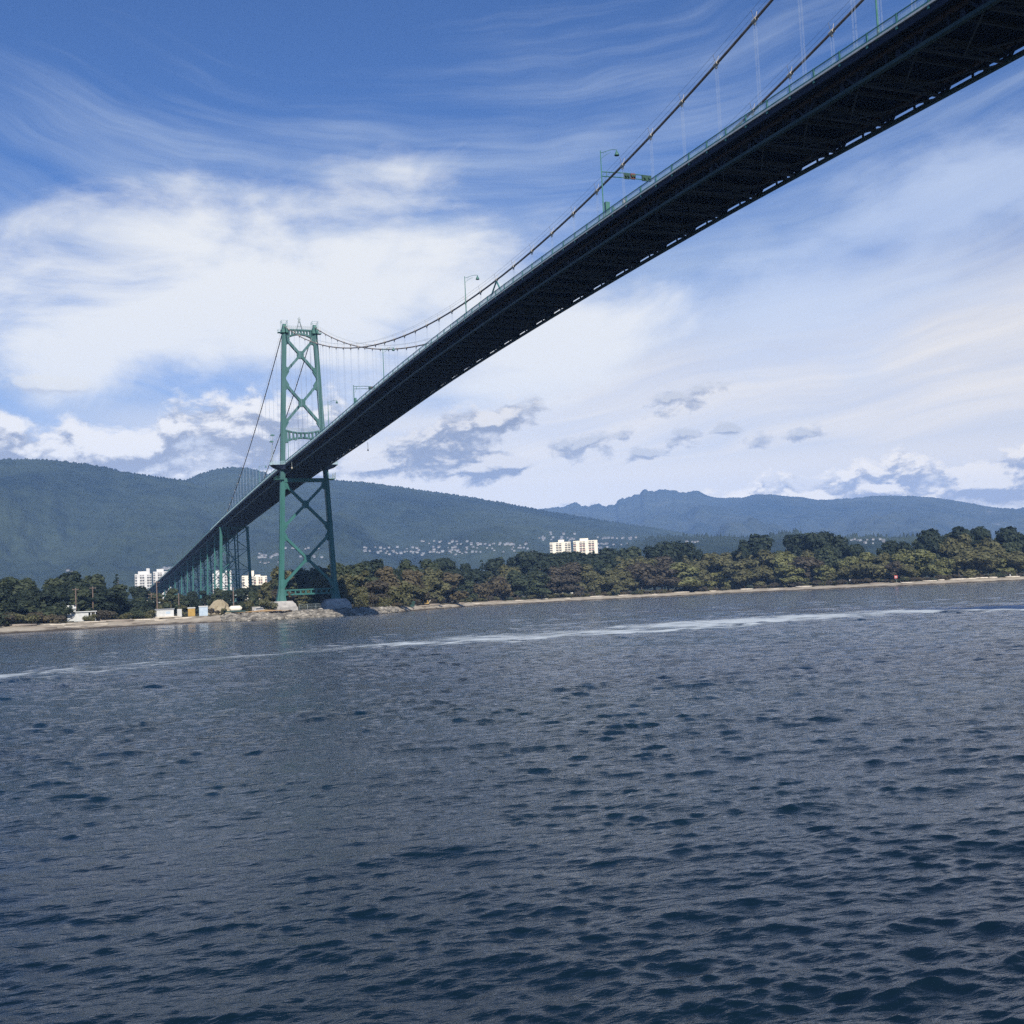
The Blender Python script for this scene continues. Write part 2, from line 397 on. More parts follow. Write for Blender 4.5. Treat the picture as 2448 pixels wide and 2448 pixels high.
SKY_TINT = (0.36, 0.56, 0.90)
CUMULUS = [
    # band over the left mountain
    ([(2.5, 7.6, 5.5, 1.7, 0), (8.5, 8.5, 5.4, 2.1, 7), (-3.0, 7.6, 4.5, 1.9, 0), (4.0, 5.7, 4.6, 1.3, -4), (10.0, 6.4, 4.0, 1.0, 4)], 2.0, 0.0, (2.9, 3.05, 3.6), (8.6, 8.2, 7.5), 0.95, 0.42, 3.0, 0.7, 0.03, 0.5),
    # bright heaps just behind the saddle
    ([(5.6, 5.2, 2.2, 1.1, 0), (7.8, 5.1, 1.6, 1.0, 0)], 6.0, -0.05, (6.1, 6.1, 5.9), (8.8, 8.4, 7.3), 0.9, 0.8, 2.2),
    # the grey cloud beside the deck
    ([(18.3, 7.6, 3.8, 1.5, 9), (20.5, 8.5, 3.6, 1.0, 12), (20.2, 6.5, 3.8, 0.85, 3), (15.0, 6.6, 2.4, 0.6, 5)], 11.0, 0.02, (2.4, 2.6, 3.2), (7.6, 7.2, 6.6), 0.95, 0.50, 3.2, 0.5, 0.12, 0.5),
    # small grey rags
    ([(29.9, 9.25, 2.3, 0.75, 8), (25.2, 7.35, 2.2, 0.8, 8), (29.6, 7.3, 1.2, 0.6, 5), (34.9, 7.0, 2.4, 0.5, 6), (31.9, 7.6, 1.0, 0.42, 5), (28.0, 6.75, 1.0, 0.4, 5), (24.0, 4.3, 1.2, 0.4, 4), (30.0, 3.4, 2.1, 0.55, 6), (18.5, 3.9, 2.6, 0.42, 3), (27.0, 3.6, 0.9, 0.4, 0)], 15.0, 0.08, (3.1, 3.3, 3.9), (5.6, 5.6, 5.6), 0.9, 0.80, 3.8, 0.35, 0.18, 0.7),
    # band over the right mountain
    ([(34.6, 3.9, 4.2, 1.2, 6), (38.6, 4.3, 3.8, 1.2, 12), (43.2, 4.1, 4.4, 1.4, 8), (47.5, 3.6, 4.2, 1.2, 0), (46.3, 2.1, 3.6, 1.1, 14), (36.0, 2.5, 3.2, 0.7, 0), (41.0, 2.6, 3.0, 0.6, 0)], 21.0, -0.12, (3.5, 3.55, 3.9), (10.4, 9.4, 7.6), 0.95, 0.55, 3.4, 0.5, 0.05, 0.5),
    ([(21.8, 2.9, 1.8, 0.7, 0), (0.0, 10.6, 3.0, 0.6, 0)], 25.0, 0.1, (4.9, 5.1, 5.6), (7.3, 7.2, 6.8), 0.7, 0.9, 1.4),
]
build_world()

# ------------------------------------------------------------------ haze
def haze():
    m = bpy.data.materials.new('haze'); m.use_nodes = True
    N = m.node_tree.nodes; L = m.node_tree.links
    N.remove(N['Principled BSDF'])
    v = N.new('ShaderNodeVolumePrincipled')
    v.inputs['Color'].default_value = (0.30, 0.53, 1.0, 1)
    v.inputs['Density'].default_value = 6.5e-5
    v.inputs['Anisotropy'].default_value = -0.35
    L.new(v.outputs[0], N['Material Output'].inputs['Volume'])
    o = MB().box((2900, 3200, 495), (12600, 13200, 1010)).build('haze', m)
    tag(o, kind='stuff')
haze()

# ------------------------------------------------------------------ shoreline
SHORE = np.array([(-60, 230), (-30, 270), (-8, 340), (-2.3, 395), (1.4, 424), (3, 436), (5.3, 446), (7.2, 432), (8.9, 416), (10.4, 428), (11.9, 436), (13.2, 438), (14.6, 448), (15.4, 482), (16.0, 522), (17.4, 600), (19.3, 700), (22.7, 752), (25.7, 778), (30.9, 850), (36.5, 805), (39.9, 780), (44.6, 850), (52, 900), (70, 980), (90, 1050)], float)
def shore(az):
    """range of the waterline in a bearing (degrees)"""
    return float(np.interp(az, SHORE[:, 0], SHORE[:, 1]))
OFFS = np.array([-60, -12, 0, 6, 14, 24, 34, 60, 140, 400, 1000, 2500, 6000, 8200], float)
GZ = np.array([-6, -1.2, 0.0, 0.7, 1.6, 2.3, 2.7, 3.0, 3.6, 5, 7, 10, 14, 20], float)
def ground_z(az, off):
    return float(np.interp(off, OFFS, GZ))
def on_land(az, off, sink=0.0):
    d = shore(az) + off
    return Vector((d * math.sin(R(az)), d * math.cos(R(az)), ground_z(az, off) - sink))

def build_land():
    A = np.concatenate([np.arange(-60, -8, 2.0), np.arange(-8, 54, 0.2), np.arange(54, 90.1, 2.0)])
    rng = np.random.default_rng(3)
    S = np.interp(A, SHORE[:, 0], SHORE[:, 1])
    wob = np.interp(A, np.arange(-60, 91, 0.7), rng.normal(0, 1.0, 216)[:len(np.arange(-60, 91, 0.7))])
    def sheet(name, offs, mat, lift, jit):
        offs = np.asarray(offs, float)
        D = S[:, None] + offs[None, :] + wob[:, None] * np.where(np.abs(offs) < 30, 1.6, 0)[None, :]
        Z = np.interp(offs, OFFS, GZ)[None, :] + lift + rng.normal(0, jit, D.shape) * (offs > -5)[None, :]
        X = D * np.sin(np.radians(A))[:, None]; Y = D * np.cos(np.radians(A))[:, None]
        na, no = D.shape
        idx = np.arange(na * no).reshape(na, no)
        q = np.stack([idx[:-1, :-1], idx[:-1, 1:], idx[1:, 1:], idx[1:, :-1]], -1).reshape(-1, 4)
        q = q[:, ::-1]
        o = mesh_np(name, np.stack([X, Y, Z], -1).reshape(-1, 3), quads=q, mat=mat)
        return tag(o, kind='structure')
    sheet('ground', [20, 26, 34, 60, 100, 140, 250, 400, 700, 1000, 2500, 6000, 8200], M['ground_soil'], 0.0, 0.05)
    sheet('beach', [-60, -30, -12, -6, -3, 0, 2, 4, 6, 8, 10, 12, 14, 16, 18, 20, 22, 24], M['beach_sand'], 0.02, 0.09)
build_land()

# ------------------------------------------------------------------ water
def build_water():
    rng = np.random.default_rng(11)
    AZ = np.radians(np.arange(-24, 68.01, 0.085))
    rr = [6.0]
    while rr[-1] < 1250:
        r = rr[-1]; rr.append(r + max(0.026, 0.0033 * r))
    RR = np.array(rr)
    dr = np.gradient(RR)
    A, D = np.meshgrid(AZ, RR)
    X = D * np.sin(A); Y = D * np.cos(A)
    sp = np.broadcast_to(np.maximum(dr, RR * 0.0015)[:, None], D.shape)
    X = X.astype(np.float32); Y = Y.astype(np.float32); sp = sp.astype(np.float32)
    # low frequency patches of rougher and calmer water
    def lowf(l0, n, seed):
        g = np.random.default_rng(seed); s = np.zeros_like(X)
        for _ in range(n):
            l = l0 * g.uniform(0.6, 1.8); t = g.uniform(0, 2 * np.pi); k = 2 * np.pi / l
            s += np.sin(k * (X * np.cos(t) + 1.0 * Y * np.sin(t)) + g.uniform(0, 6.28)).astype(np.float32)
        return s / math.sqrt(n / 2)
    patch = np.clip(1.0 + 0.17 * lowf(30, 8, 1) + 0.10 * lowf(10, 8, 2), 0.5, 1.6)
    Zf = np.zeros_like(X); PX = np.zeros_like(X); PY = np.zeros_like(X)
    # wind sea: mostly running towards the photographer, a little crossing
    BANDS = ((0.12, 0.22, 44, 0.115), (0.22, 0.42, 60, 0.135), (0.42, 0.85, 54, 0.090), (0.85, 1.6, 54, 0.074), (1.6, 3.4, 30, 0.036), (3.4, 10.0, 16, 0.020))
    for l0, l1, n, rms in BANDS:
        for _ in range(n):
            l = math.exp(rng.uniform(math.log(l0), math.log(l1)))
            th = R(-108) + rng.normal(0, R(26)) + (R(38) if rng.random() < 0.22 else 0)
            k = 2 * math.pi / l
            a = rms * math.sqrt(2.0 / n) * rng.uniform(0.6, 1.35) / k
            wgt = np.clip((l / sp - 2.2) / 2.0, 0, 1)
            ph0 = rng.uniform(0, 6.28)
            rows = wgt[:, 0] > 0
            if not rows.any(): continue
            ph = k * (X[rows] * math.cos(th) + Y[rows] * math.sin(th)) + ph0
            amp = a * wgt[rows] * (patch[rows] if l < 3.2 else 1.0)
            Zf[rows] += amp * np.sin(ph)
            c = np.cos(ph) * amp * 1.1
            PX[rows] += c * math.cos(th); PY[rows] += c * math.sin(th)
    # wake ridges of passing boats: humps along a line
    def line_dist(P):
        P = np.asarray(P, np.float32)
        best = np.full(X.shape, 1e9, np.float32); along = np.zeros_like(X); side = np.zeros_like(X); acc = 0.0
        for a, b in zip(P[:-1], P[1:]):
            d = b - a; ln = float(np.hypot(*d)); d = d / ln
            t = np.clip((X - a[0]) * d[0] + (Y - a[1]) * d[1], 0, ln)
            ex = X - (a[0] + d[0] * t); ey = Y - (a[1] + d[1] * t)
            q = np.hypot(ex, ey); m = q < best
            best = np.where(m, q, best); along = np.where(m, acc + t, along)
            side = np.where(m, -ex * d[1] + ey * d[0], side); acc += ln
        return best, along, side
    WAKE = [(-60, 84), (-22, 87.5), (-5.2, 89.5), (3.8, 92.5), (13.4, 96.5), (23.3, 100), (40.6, 106.5), (52.8, 107.5), (71.3, 112.5), (91.4, 112), (100, 106), (130, 94)]
    dist, along, side = line_dist(WAKE)
    mod = 0.55 + 0.45 * np.sin(along * 0.35 + 1.3 * np.sin(along * 0.11)) * np.sin(along * 0.093 + 2)
    brk = np.clip(0.75 + 0.55 * lowf(3.0, 8, 5), 0.05, 1.6)
    mod = mod * brk
    Zf += 0.13 * mod * np.exp(-((side + 9.5) / 1.4) ** 2) + 0.10 * mod * np.exp(-((side - 8.5) / 1.5) ** 2) - 0.08 * np.exp(-((side + 12.5) / 1.6) ** 2)
    Zf += 0.10 * np.sin(side * 2 * np.pi / 5.2 + along * 0.2) * np.exp(-((side + 16) / 7.0) ** 2)
    d2, al2, s2 = line_dist([(-14, 33.5), (-0.4, 37.2), (7.5, 40.4), (14.6, 42.6), (22, 44.6), (34, 47)])
    m2 = np.clip(0.45 + 0.55 * np.sin(al2 * 0.8 + 1.0) * np.sin(al2 * 0.31 + 0.5), 0, 1)
    m2 = m2 * np.clip(0.7 + 0.6 * lowf(1.6, 8, 6), 0.05, 1.5)
    Zf += 0.11 * m2 * np.exp(-(s2 / 0.75) ** 2) - 0.06 * m2 * np.exp(-((s2 + 1.6) / 1.0) ** 2)
    d3, al3, s3 = line_dist([(-6, 15.5), (3, 17.2), (9, 17.4), (18, 15.5)])
    m3 = np.clip(0.4 + 0.6 * np.sin(al3 * 1.1 + 2.0), 0, 1)
    Zf += 0.06 * m3 * np.exp(-(s3 / 0.45) ** 2)
    g_ = np.clip((along - 62) / 75.0, 0, 1); g_ = g_ * g_ * (3 - 2 * g_)
    wid = 5.5 + 9.0 * g_ + 1.2 * np.sin(along * 0.13 + 1.0)
    wander = 1.8 * np.sin(along * 0.09 + 0.7) + 1.0 * np.sin(along * 0.31)
    foam = (0.68 + 0.46 * g_) * np.exp(-((side - wander) / wid) ** 2) * np.clip(0.92 + 0.14 * np.sin(along * 0.17 + 4.0) + 0.12 * np.sin(along * 0.57), 0, 1.1)
    foam += 0.55 * np.exp(-((side + 6.5 - wander) / 1.3) ** 2) * np.clip(np.sin(along * 0.12 + 0.6), 0, 1)
    crest = np.exp(-(s2 / 0.35) ** 2) * np.clip(m2, 0, 1) * np.exp(-((al2 - 23) / 1.2) ** 2) * 0.8
    foam = np.clip(foam + crest, 0, 1.3)
    V = np.stack([X - PX * 0.0 + PX, Y + PY, Zf], -1).reshape(-1, 3)
    na, no = X.shape
    idx = np.arange(na * no, dtype=np.int32).reshape(na, no)
    q = np.stack([idx[:-1, :-1], idx[:-1, 1:], idx[1:, 1:], idx[1:, :-1]], -1).reshape(-1, 4)[:, ::-1]
    # the rest of the inlet: plain sheet round the fine sector
    extra = []; eq = []
    n0 = len(V)
    ra = np.radians(np.concatenate([np.arange(68, 336.1, 4)]))
    rings = [6.0, 60, 300, 1250]
    for r in rings:
        for a in ra: extra.append((r * math.sin(a), r * math.cos(a), 0.0))
    m = len(ra)
    for i in range(len(rings) - 1):
        for j in range(m - 1):
            eq.append((n0 + i * m + j, n0 + (i + 1) * m + j, n0 + (i + 1) * m + j + 1, n0 + i * m + j + 1))
    ra2 = np.radians(np.arange(0, 361, 4)); n1 = n0 + len(extra); m = len(ra2)
    for r in (1250, 3000):
        for a in ra2: extra.append((r * math.sin(a), r * math.cos(a), -0.02))
    for j in range(m - 1):
        eq.append((n1 + j, n1 + m + j, n1 + m + j + 1, n1 + j + 1))
    n2 = n0 + len(extra)
    for a in np.radians(np.arange(0, 360, 10)): extra.append((6.0 * math.sin(a), 6.0 * math.cos(a), -0.01))
    extra.append((0, 0, -0.01))
    tri = [(n2 + j, n2 + (j + 1) % 36, n2 + 36) for j in range(36)]
    V = np.concatenate([V, np.array(extra, np.float32)])
    Q = np.concatenate([q, np.array(eq, np.int32)[:, ::-1]])
    m = bpy.data.materials.new('sea_water'); m.use_nodes = True
    nt = m.node_tree; N = nt.nodes; L = nt.links
    b = N['Principled BSDF']
    b.inputs['Roughness'].default_value = 0.07
    b.inputs['IOR'].default_value = 1.333
    b.inputs['Specular IOR Level'].default_value = 0.5
    tc = N.new('ShaderNodeTexCoord')
    # deep colour, a little greener in slow broad patches
    nz = N.new('ShaderNodeTexNoise'); nz.inputs['Scale'].default_value = 0.03; nz.inputs['Detail'].default_value = 3
    L.new(tc.outputs['Object'], nz.inputs['Vector'])
    rp = N.new('ShaderNodeValToRGB')
    rp.color_ramp.elements[0].position = 0.4; rp.color_ramp.elements[1].position = 0.62
    rp.color_ramp.elements[0].color = (0.003, 0.010, 0.018, 1); rp.color_ramp.elements[1].color = (0.003, 0.015, 0.020, 1)
    L.new(nz.outputs['Fac'], rp.inputs['Fac'])
    L.new(rp.outputs[0], b.inputs['Base Color'])
    # small ripples
    def rip(scale, det, sx, sy, rotz):
        mp = N.new('ShaderNodeMapping'); mp.inputs['Scale'].default_value = (sx, sy, 1); mp.inputs['Rotation'].default_value = (0, 0, rotz)
        L.new(tc.outputs['Object'], mp.inputs['Vector'])
        n = N.new('ShaderNodeTexNoise'); n.inputs['Scale'].default_value = scale; n.inputs['Detail'].default_value = det; n.inputs['Roughness'].default_value = 0.60
        L.new(mp.outputs[0], n.inputs['Vector']); return n.outputs['Fac']
    r1 = rip(2.9, 7, 0.5, 1.35, R(20)); r2 = rip(0.75, 4, 0.5, 1.3, R(15))
    b1 = N.new('ShaderNodeBump'); b1.inputs['Strength'].default_value = 0.9; b1.inputs['Distance'].default_value = 0.09
    L.new(r1, b1.inputs['Height'])
    r0 = rip(9.0, 3, 0.5, 1.3, R(12))
    b0 = N.new('ShaderNodeBump'); b0.inputs['Strength'].default_value = 0.8; b0.inputs['Distance'].default_value = 0.020
    L.new(r0, b0.inputs['Height']); L.new(b0.outputs[0], b1.inputs['Normal'])
    b2 = N.new('ShaderNodeBump'); b2.inputs['Strength'].default_value = 0.85; b2.inputs['Distance'].default_value = 0.30
    lo_ = N.new('ShaderNodeAttribute'); lo_.attribute_name = 'mesh_step'      # chop the mesh is too coarse to carry goes into the normals
    for bb, f0, f1, t0, t1 in ((b1, 0.05, 0.14, 0.035, 0.115), (b2, 0.18, 0.50, 0.02, 0.36)):
        q = N.new('ShaderNodeMapRange')
        q.inputs['From Min'].default_value = f0; q.inputs['From Max'].default_value = f1
        q.inputs['To Min'].default_value = t0; q.inputs['To Max'].default_value = t1
        L.new(lo_.outputs['Fac'], q.inputs['Value']); L.new(q.outputs[0], bb.inputs['Distance'])
    L.new(r2, b2.inputs['Height']); L.new(b1.outputs[0], b2.inputs['Normal'])
    L.new(b2.outputs[0], b.inputs['Normal'])
    # foam, broken up by noise
    at_ = N.new('ShaderNodeAttribute'); at_.attribute_name = 'foam'
    fn = N.new('ShaderNodeTexNoise'); fn.inputs['Scale'].default_value = 0.8; fn.inputs['Detail'].default_value = 7; fn.inputs['Roughness'].default_value = 0.7; fn.inputs['Distortion'].default_value = 0.6
    fm = N.new('ShaderNodeMapping'); fm.inputs['Scale'].default_value = (0.22, 1.0, 1); fm.inputs['Rotation'].default_value = (0, 0, R(-14))
    L.new(tc.outputs['Object'], fm.inputs['Vector']); L.new(fm.outputs[0], fn.inputs['Vector'])
    ct = N.new('ShaderNodeMath'); ct.operation = 'MULTIPLY_ADD'; ct.inputs[1].default_value = 3.0; ct.inputs[2].default_value = -2.02
    L.new(fn.outputs['Fac'], ct.inputs[0])
    ad = N.new('ShaderNodeMath'); ad.operation = 'ADD'
    L.new(at_.outputs['Fac'], ad.inputs[0]); L.new(ct.outputs[0], ad.inputs[1])
    mr = N.new('ShaderNodeMapRange'); mr.interpolation_type = 'SMOOTHSTEP'
    mr.inputs['From Min'].default_value = -0.02; mr.inputs['From Max'].default_value = 0.62; mr.inputs['To Max'].default_value = 0.82
    L.new(ad.outputs[0], mr.inputs['Value'])
    df = N.new('ShaderNodeBsdfDiffuse'); df.inputs['Color'].default_value = (0.50, 0.56, 0.60, 1)
    mx = N.new('ShaderNodeMixShader')
    L.new(mr.outputs[0], mx.inputs[0]); L.new(b.outputs[0], mx.inputs[1]); L.new(df.outputs[0], mx.inputs[2])
    L.new(mx.outputs[0], N['Material Output'].inputs['Surface'])
    o = mesh_np('water', V, quads=Q, tris=np.array(tri, np.int32)[:, ::-1], mat=m, smooth=True)
    fa = o.data.attributes.new('foam', 'FLOAT', 'POINT')
    fv = np.zeros(len(V), np.float32); fv[:n0] = foam.ravel().astype(np.float32)
    fa.data.foreach_set('value', fv)
    ua = o.data.attributes.new('mesh_step', 'FLOAT', 'POINT')
    uv = np.ones(len(V), np.float32); uv[:n0] = (sp * (0.45 + 0.55 * np.clip(patch, 0.3, 1.6))).ravel()
    ua.data.foreach_set('value', uv)
    tag(o, kind='structure')
build_water()

# ------------------------------------------------------------------ hills
def forest_mat(name, c1, c2, scale, clear=None):
    m = bpy.data.materials.new(name); m.use_nodes = True
    nt = m.node_tree; N = nt.nodes; L = nt.links
    b = N['Principled BSDF']; b.inputs['Roughness'].default_value = 0.95; b.inputs['Specular IOR Level'].default_value = 0.1
    tc = N.new('ShaderNodeTexCoord')
    n1 = N.new('ShaderNodeTexNoise'); n1.inputs['Scale'].default_value = scale; n1.inputs['Detail'].default_value = 8; n1.inputs['Roughness'].default_value = 0.7
    n2 = N.new('ShaderNodeTexNoise'); n2.inputs['Scale'].default_value = scale * 0.12; n2.inputs['Detail'].default_value = 5
    for n in (n1, n2): L.new(tc.outputs['Object'], n.inputs['Vector'])
    ad = N.new('ShaderNodeMath'); ad.operation = 'ADD'; L.new(n1.outputs['Fac'], ad.inputs[0]); L.new(n2.outputs['Fac'], ad.inputs[1])
    hf = N.new('ShaderNodeMath'); hf.operation = 'MULTIPLY'; hf.inputs[1].default_value = 0.5; L.new(ad.outputs[0], hf.inputs[0])
    rp = N.new('ShaderNodeValToRGB')
    rp.color_ramp.elements[0].position = 0.38; rp.color_ramp.elements[0].color = (*c1, 1)
    rp.color_ramp.elements[1].position = 0.62; rp.color_ramp.elements[1].color = (*c2, 1)
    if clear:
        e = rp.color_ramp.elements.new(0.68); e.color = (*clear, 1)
    L.new(hf.outputs[0], rp.inputs['Fac']); L.new(rp.outputs[0], b.inputs['Base Color'])
    return m
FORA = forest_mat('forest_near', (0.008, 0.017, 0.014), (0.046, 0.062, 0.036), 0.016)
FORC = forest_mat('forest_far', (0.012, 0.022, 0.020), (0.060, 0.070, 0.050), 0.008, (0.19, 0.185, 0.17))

class Ridge:
    def __init__(self, name, sky, D0, D1, mat, seed, rough=0.10, spike=6.0, step=0.045, nr=64, a_lo=None, a_hi=None, curve=1.35, dist=None, crag=None):
        P = [az_el(x, y) for x, y in sky]
        self.a = np.degrees([p[0] for p in P]); self.e = np.array([p[1] for p in P])
        o = np.argsort(self.a); self.a = self.a[o]; self.e = self.e[o]
        lo = self.a[0] if a_lo is None else a_lo; hi = self.a[-1] if a_hi is None else a_hi
        self.D0, self.D1, self.curve = D0, D1, curve
        self.rng = np.random.default_rng(seed)
        A = np.arange(lo, hi, step); T = np.concatenate([np.linspace(0, 1, nr), [1.03, 1.08]])
        self.dist = dist
        self.rough = rough; self.ph = self.rng.uniform(0, 6.28, 40); self.kk = self.rng.uniform(-1, 1, (40, 2))
        AA, TT = np.meshgrid(A, T, indexing='ij')
        Z, D = self.height(AA, TT)
        Z = Z + self.rng.uniform(-0.5, 0.75, Z.shape) * spike * np.where(TT > 0.995, 1.0, 0.0) * (TT <= 1.0) + self.rng.uniform(-1, 1, Z.shape) * 2.0 * (TT < 0.99)
        if crag:
            for w_, am in ((0.55, 30.0), (0.22, 20.0), (0.09, 9.0)):
                kx = np.arange(lo - 1, hi + 1, w_); line = np.interp(A, kx, self.rng.uniform(-1, 1, len(kx)))
                Z = Z + am * crag(A)[:, None] * line[:, None] * np.clip(TT * 1.2 - 0.2, 0, 1) ** 2
        X = D * np.sin(np.radians(AA)); Y = D * np.cos(np.radians(AA))
        na, nt_ = Z.shape; idx = np.arange(na * nt_).reshape(na, nt_)
        q = np.stack([idx[:-1, :-1], idx[:-1, 1:], idx[1:, 1:], idx[1:, :-1]], -1).reshape(-1, 4)[:, ::-1]
        ob = mesh_np(name, np.stack([X, Y, Z], -1).reshape(-1, 3), quads=q, mat=mat, smooth=False)
        tag(ob, kind='structure')
    def height(self, A, T):
        e = np.interp(A, self.a, self.e)
        D1 = self.D1 if self.dist is None else np.interp(A, self.dist[0], self.dist[1])
        crest = CAM.z + D1 * np.tan(e)
        D = self.D0 + (D1 - self.D0) * T
        t = np.clip(T, 0, 1)
        foot = 6.0
        base = foot + (crest - foot) * t ** self.curve
        n = np.zeros_like(base)
        for i in range(40):
            w = 2.0 ** (i // 8)
            n += np.sin((self.kk[i, 0] * A * 0.9 + self.kk[i, 1] * T * 9.0) * w + self.ph[i]) / w
        n /= 4.0
        base = base + n * self.rough * (crest - foot) * np.sin(np.pi * np.clip(t, 0, 1)) 
        back = np.where(T > 1, (T - 1) * (crest - foot) * 4.0, 0)
        return np.maximum(base - back, -20), D
    def hit(self, az, el):
        """the first point of the slope seen at this bearing and height angle"""
        T = np.linspace(0.02, 1, 400); Z, D = self.height(np.full_like(T, az), T)
        e = np.arctan2(Z - CAM.z, D); k = np.argmax(e >= el)
        if e[k] < el: return None
        return Vector((D[k] * math.sin(R(az)), D[k] * math.cos(R(az)), Z[k]))

S_ = 1.2671
vw = lambda L_: [(x * S_, y * S_) for x, y in L_]
HILL_A = Ridge('hills', vw([(-400, 880), (-250, 868), (-120, 872), (0, 866), (55, 866), (100, 868), (160, 875), (200, 882), (240, 891), (300, 900), (350, 906), (400, 922), (470, 945), (560, 975), (680, 1010), (800, 1040), (900, 1060)]), 2100, 4300, FORA, 5)
HILL_B = Ridge('hills', vw([(250, 960), (330, 917), (350, 906), (380, 893), (410, 884), (440, 881), (475, 884), (505, 893), (540, 899), (600, 904), (640, 906), (700, 911), (760, 919), (800, 925), (850, 932), (900, 940), (950, 948), (1000, 958), (1050, 967), (1100, 975), (1150, 983), (1200, 991), (1250, 998), (1300, 1007), (1360, 1013), (1420, 1020), (1500, 1030), (1600, 1040)]), 2000, 5000, FORA, 8, rough=0.09)
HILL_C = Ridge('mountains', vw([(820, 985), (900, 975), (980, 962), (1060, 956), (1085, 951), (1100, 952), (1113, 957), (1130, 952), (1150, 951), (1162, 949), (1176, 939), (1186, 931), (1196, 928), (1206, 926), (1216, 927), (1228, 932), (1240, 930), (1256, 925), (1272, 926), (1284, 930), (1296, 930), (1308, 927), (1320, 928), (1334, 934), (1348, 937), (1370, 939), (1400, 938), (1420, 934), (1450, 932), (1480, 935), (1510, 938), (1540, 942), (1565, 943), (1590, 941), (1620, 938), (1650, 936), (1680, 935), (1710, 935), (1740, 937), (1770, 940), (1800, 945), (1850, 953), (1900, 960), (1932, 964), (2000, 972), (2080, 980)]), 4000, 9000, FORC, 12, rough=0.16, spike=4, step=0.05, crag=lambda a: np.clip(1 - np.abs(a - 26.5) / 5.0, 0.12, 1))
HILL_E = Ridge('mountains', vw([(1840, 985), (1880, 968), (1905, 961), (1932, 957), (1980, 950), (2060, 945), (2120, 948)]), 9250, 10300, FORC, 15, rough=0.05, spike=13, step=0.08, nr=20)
HILL_D = Ridge('hills', vw([(1180, 1030), (1240, 1012), (1290, 1010), (1330, 1012), (1370, 1011), (1400, 1012), (1440, 1014), (1470, 1005), (1500, 1003), (1530, 1008), (1560, 1016), (1600, 1013), (1640, 1010), (1680, 1013), (1720, 1010), (1780, 1014), (1850, 1018), (1932, 1012), (2050, 1015), (2300, 1020)]), 1500, 2900, FORA, 19, rough=0.08, spike=13, nr=40)

# ------------------------------------------------------------------ bridge
AX = 93.05; YT = 462.1; YM = YT - 236.5; SP = 473 / 48
_d = np.array([0, 36, 68, 95, 120, 150, 200, 236, 269, 330, 423, 530, 634, 800, 1114, 1200], float)
_z = np.array([66.5, 66.35, 65.95, 65.2, 64.4, 63.4, 62.1, 61.25, 60.3, 58.15, 54.5, 49.2, 43.9, 36.6, 22.9, 19.1], float)
_yy = np.arange(-80, 1345, 2.0)
_zz = np.interp(np.abs(_yy - YM), _d, _z)
_k = np.hanning(25); _k /= _k.sum()
_zz = np.convolve(np.pad(_zz, 12, mode='edge'), _k, 'valid')
def zr(y): return float(np.interp(y, _yy, _zz))
ZT = 115.6; ZM = 69.86
def zcab(y):
    if y <= YT: return ZM + (ZT - ZM) * ((y - YM) / 236.5) ** 2
    t = (y - YT) / 192.0
    return ZT + (53.5 - ZT) * t - 4.0 * 4.5 * t * (1 - t)

BR = tag(empty('suspension_bridge', (AX, YT, 0)), 'long green suspension bridge crossing the inlet from overhead to the wooded shore', 'bridge')
def bpart(mb, name, mat, parent=None, smooth=False):
    o = mb.build(name, mat, None, smooth)
    o.parent = parent or BR
    o.matrix_parent_inverse = Matrix.Identity(4)
    return o
def X_(off): return off                     # bridge-local: x across, y from the tower, z up
def L_(y): return y - YT
Y0, Y1 = -70.0, 1340.0

def sweep(sec, ys, closed=True):
    """sec: list of (offset, dz below the rail top); sweeps it along the bridge"""
    mb = MB(); n = len(sec); vs = []; fs = []
    for y in ys:
        z = zr(y)
        vs += [(o, L_(y), z + dz) for o, dz in sec]
    for i in range(len(ys) - 1):
        for k in range(n if closed else n - 1):
            a = i * n + k; b = i * n + (k + 1) % n
            fs.append((a, b, b + n, a + n))
    fs.append(tuple(range(n - 1, -1, -1))); m = (len(ys) - 1) * n; fs.append(tuple(range(m, m + n)))
    return mb.add(vs, fs)
def rect(o0, o1, z0, z1): return [(o0, z0), (o1, z0), (o1, z1), (o0, z1)]
YS = list(np.arange(Y0, Y1 + 1, SP / 2))
def sec_ys(step): return list(np.arange(Y0, Y1 + 1, step))

# deck: road slab with deep edge beams and ribs below
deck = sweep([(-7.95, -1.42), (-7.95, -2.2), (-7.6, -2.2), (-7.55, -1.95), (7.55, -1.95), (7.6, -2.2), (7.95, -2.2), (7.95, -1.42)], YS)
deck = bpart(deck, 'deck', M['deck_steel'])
o = bpart(sweep(rect(-5.4, 5.4, -1.41, -1.33), YS), 'roadway', M['asphalt'], deck)
for s in (-1, 1):
    bpart(sweep(rect(s * 7.98 - 0.16, s * 7.98 + 0.16, -1.40, -1.17), YS), 'kerb', M['kerb_concrete'], deck)
mb = MB()
for off in np.arange(-6.9, 7.0, 0.62):
    if abs(abs(off) - 6.06) < 0.45: continue
    w = sweep(rect(off - 0.14, off + 0.14, -1.96, -2.10), sec_ys(SP)); mb.add(w.v, w.f)
bpart(mb, 'deck_rib', M['deck_steel'], deck)
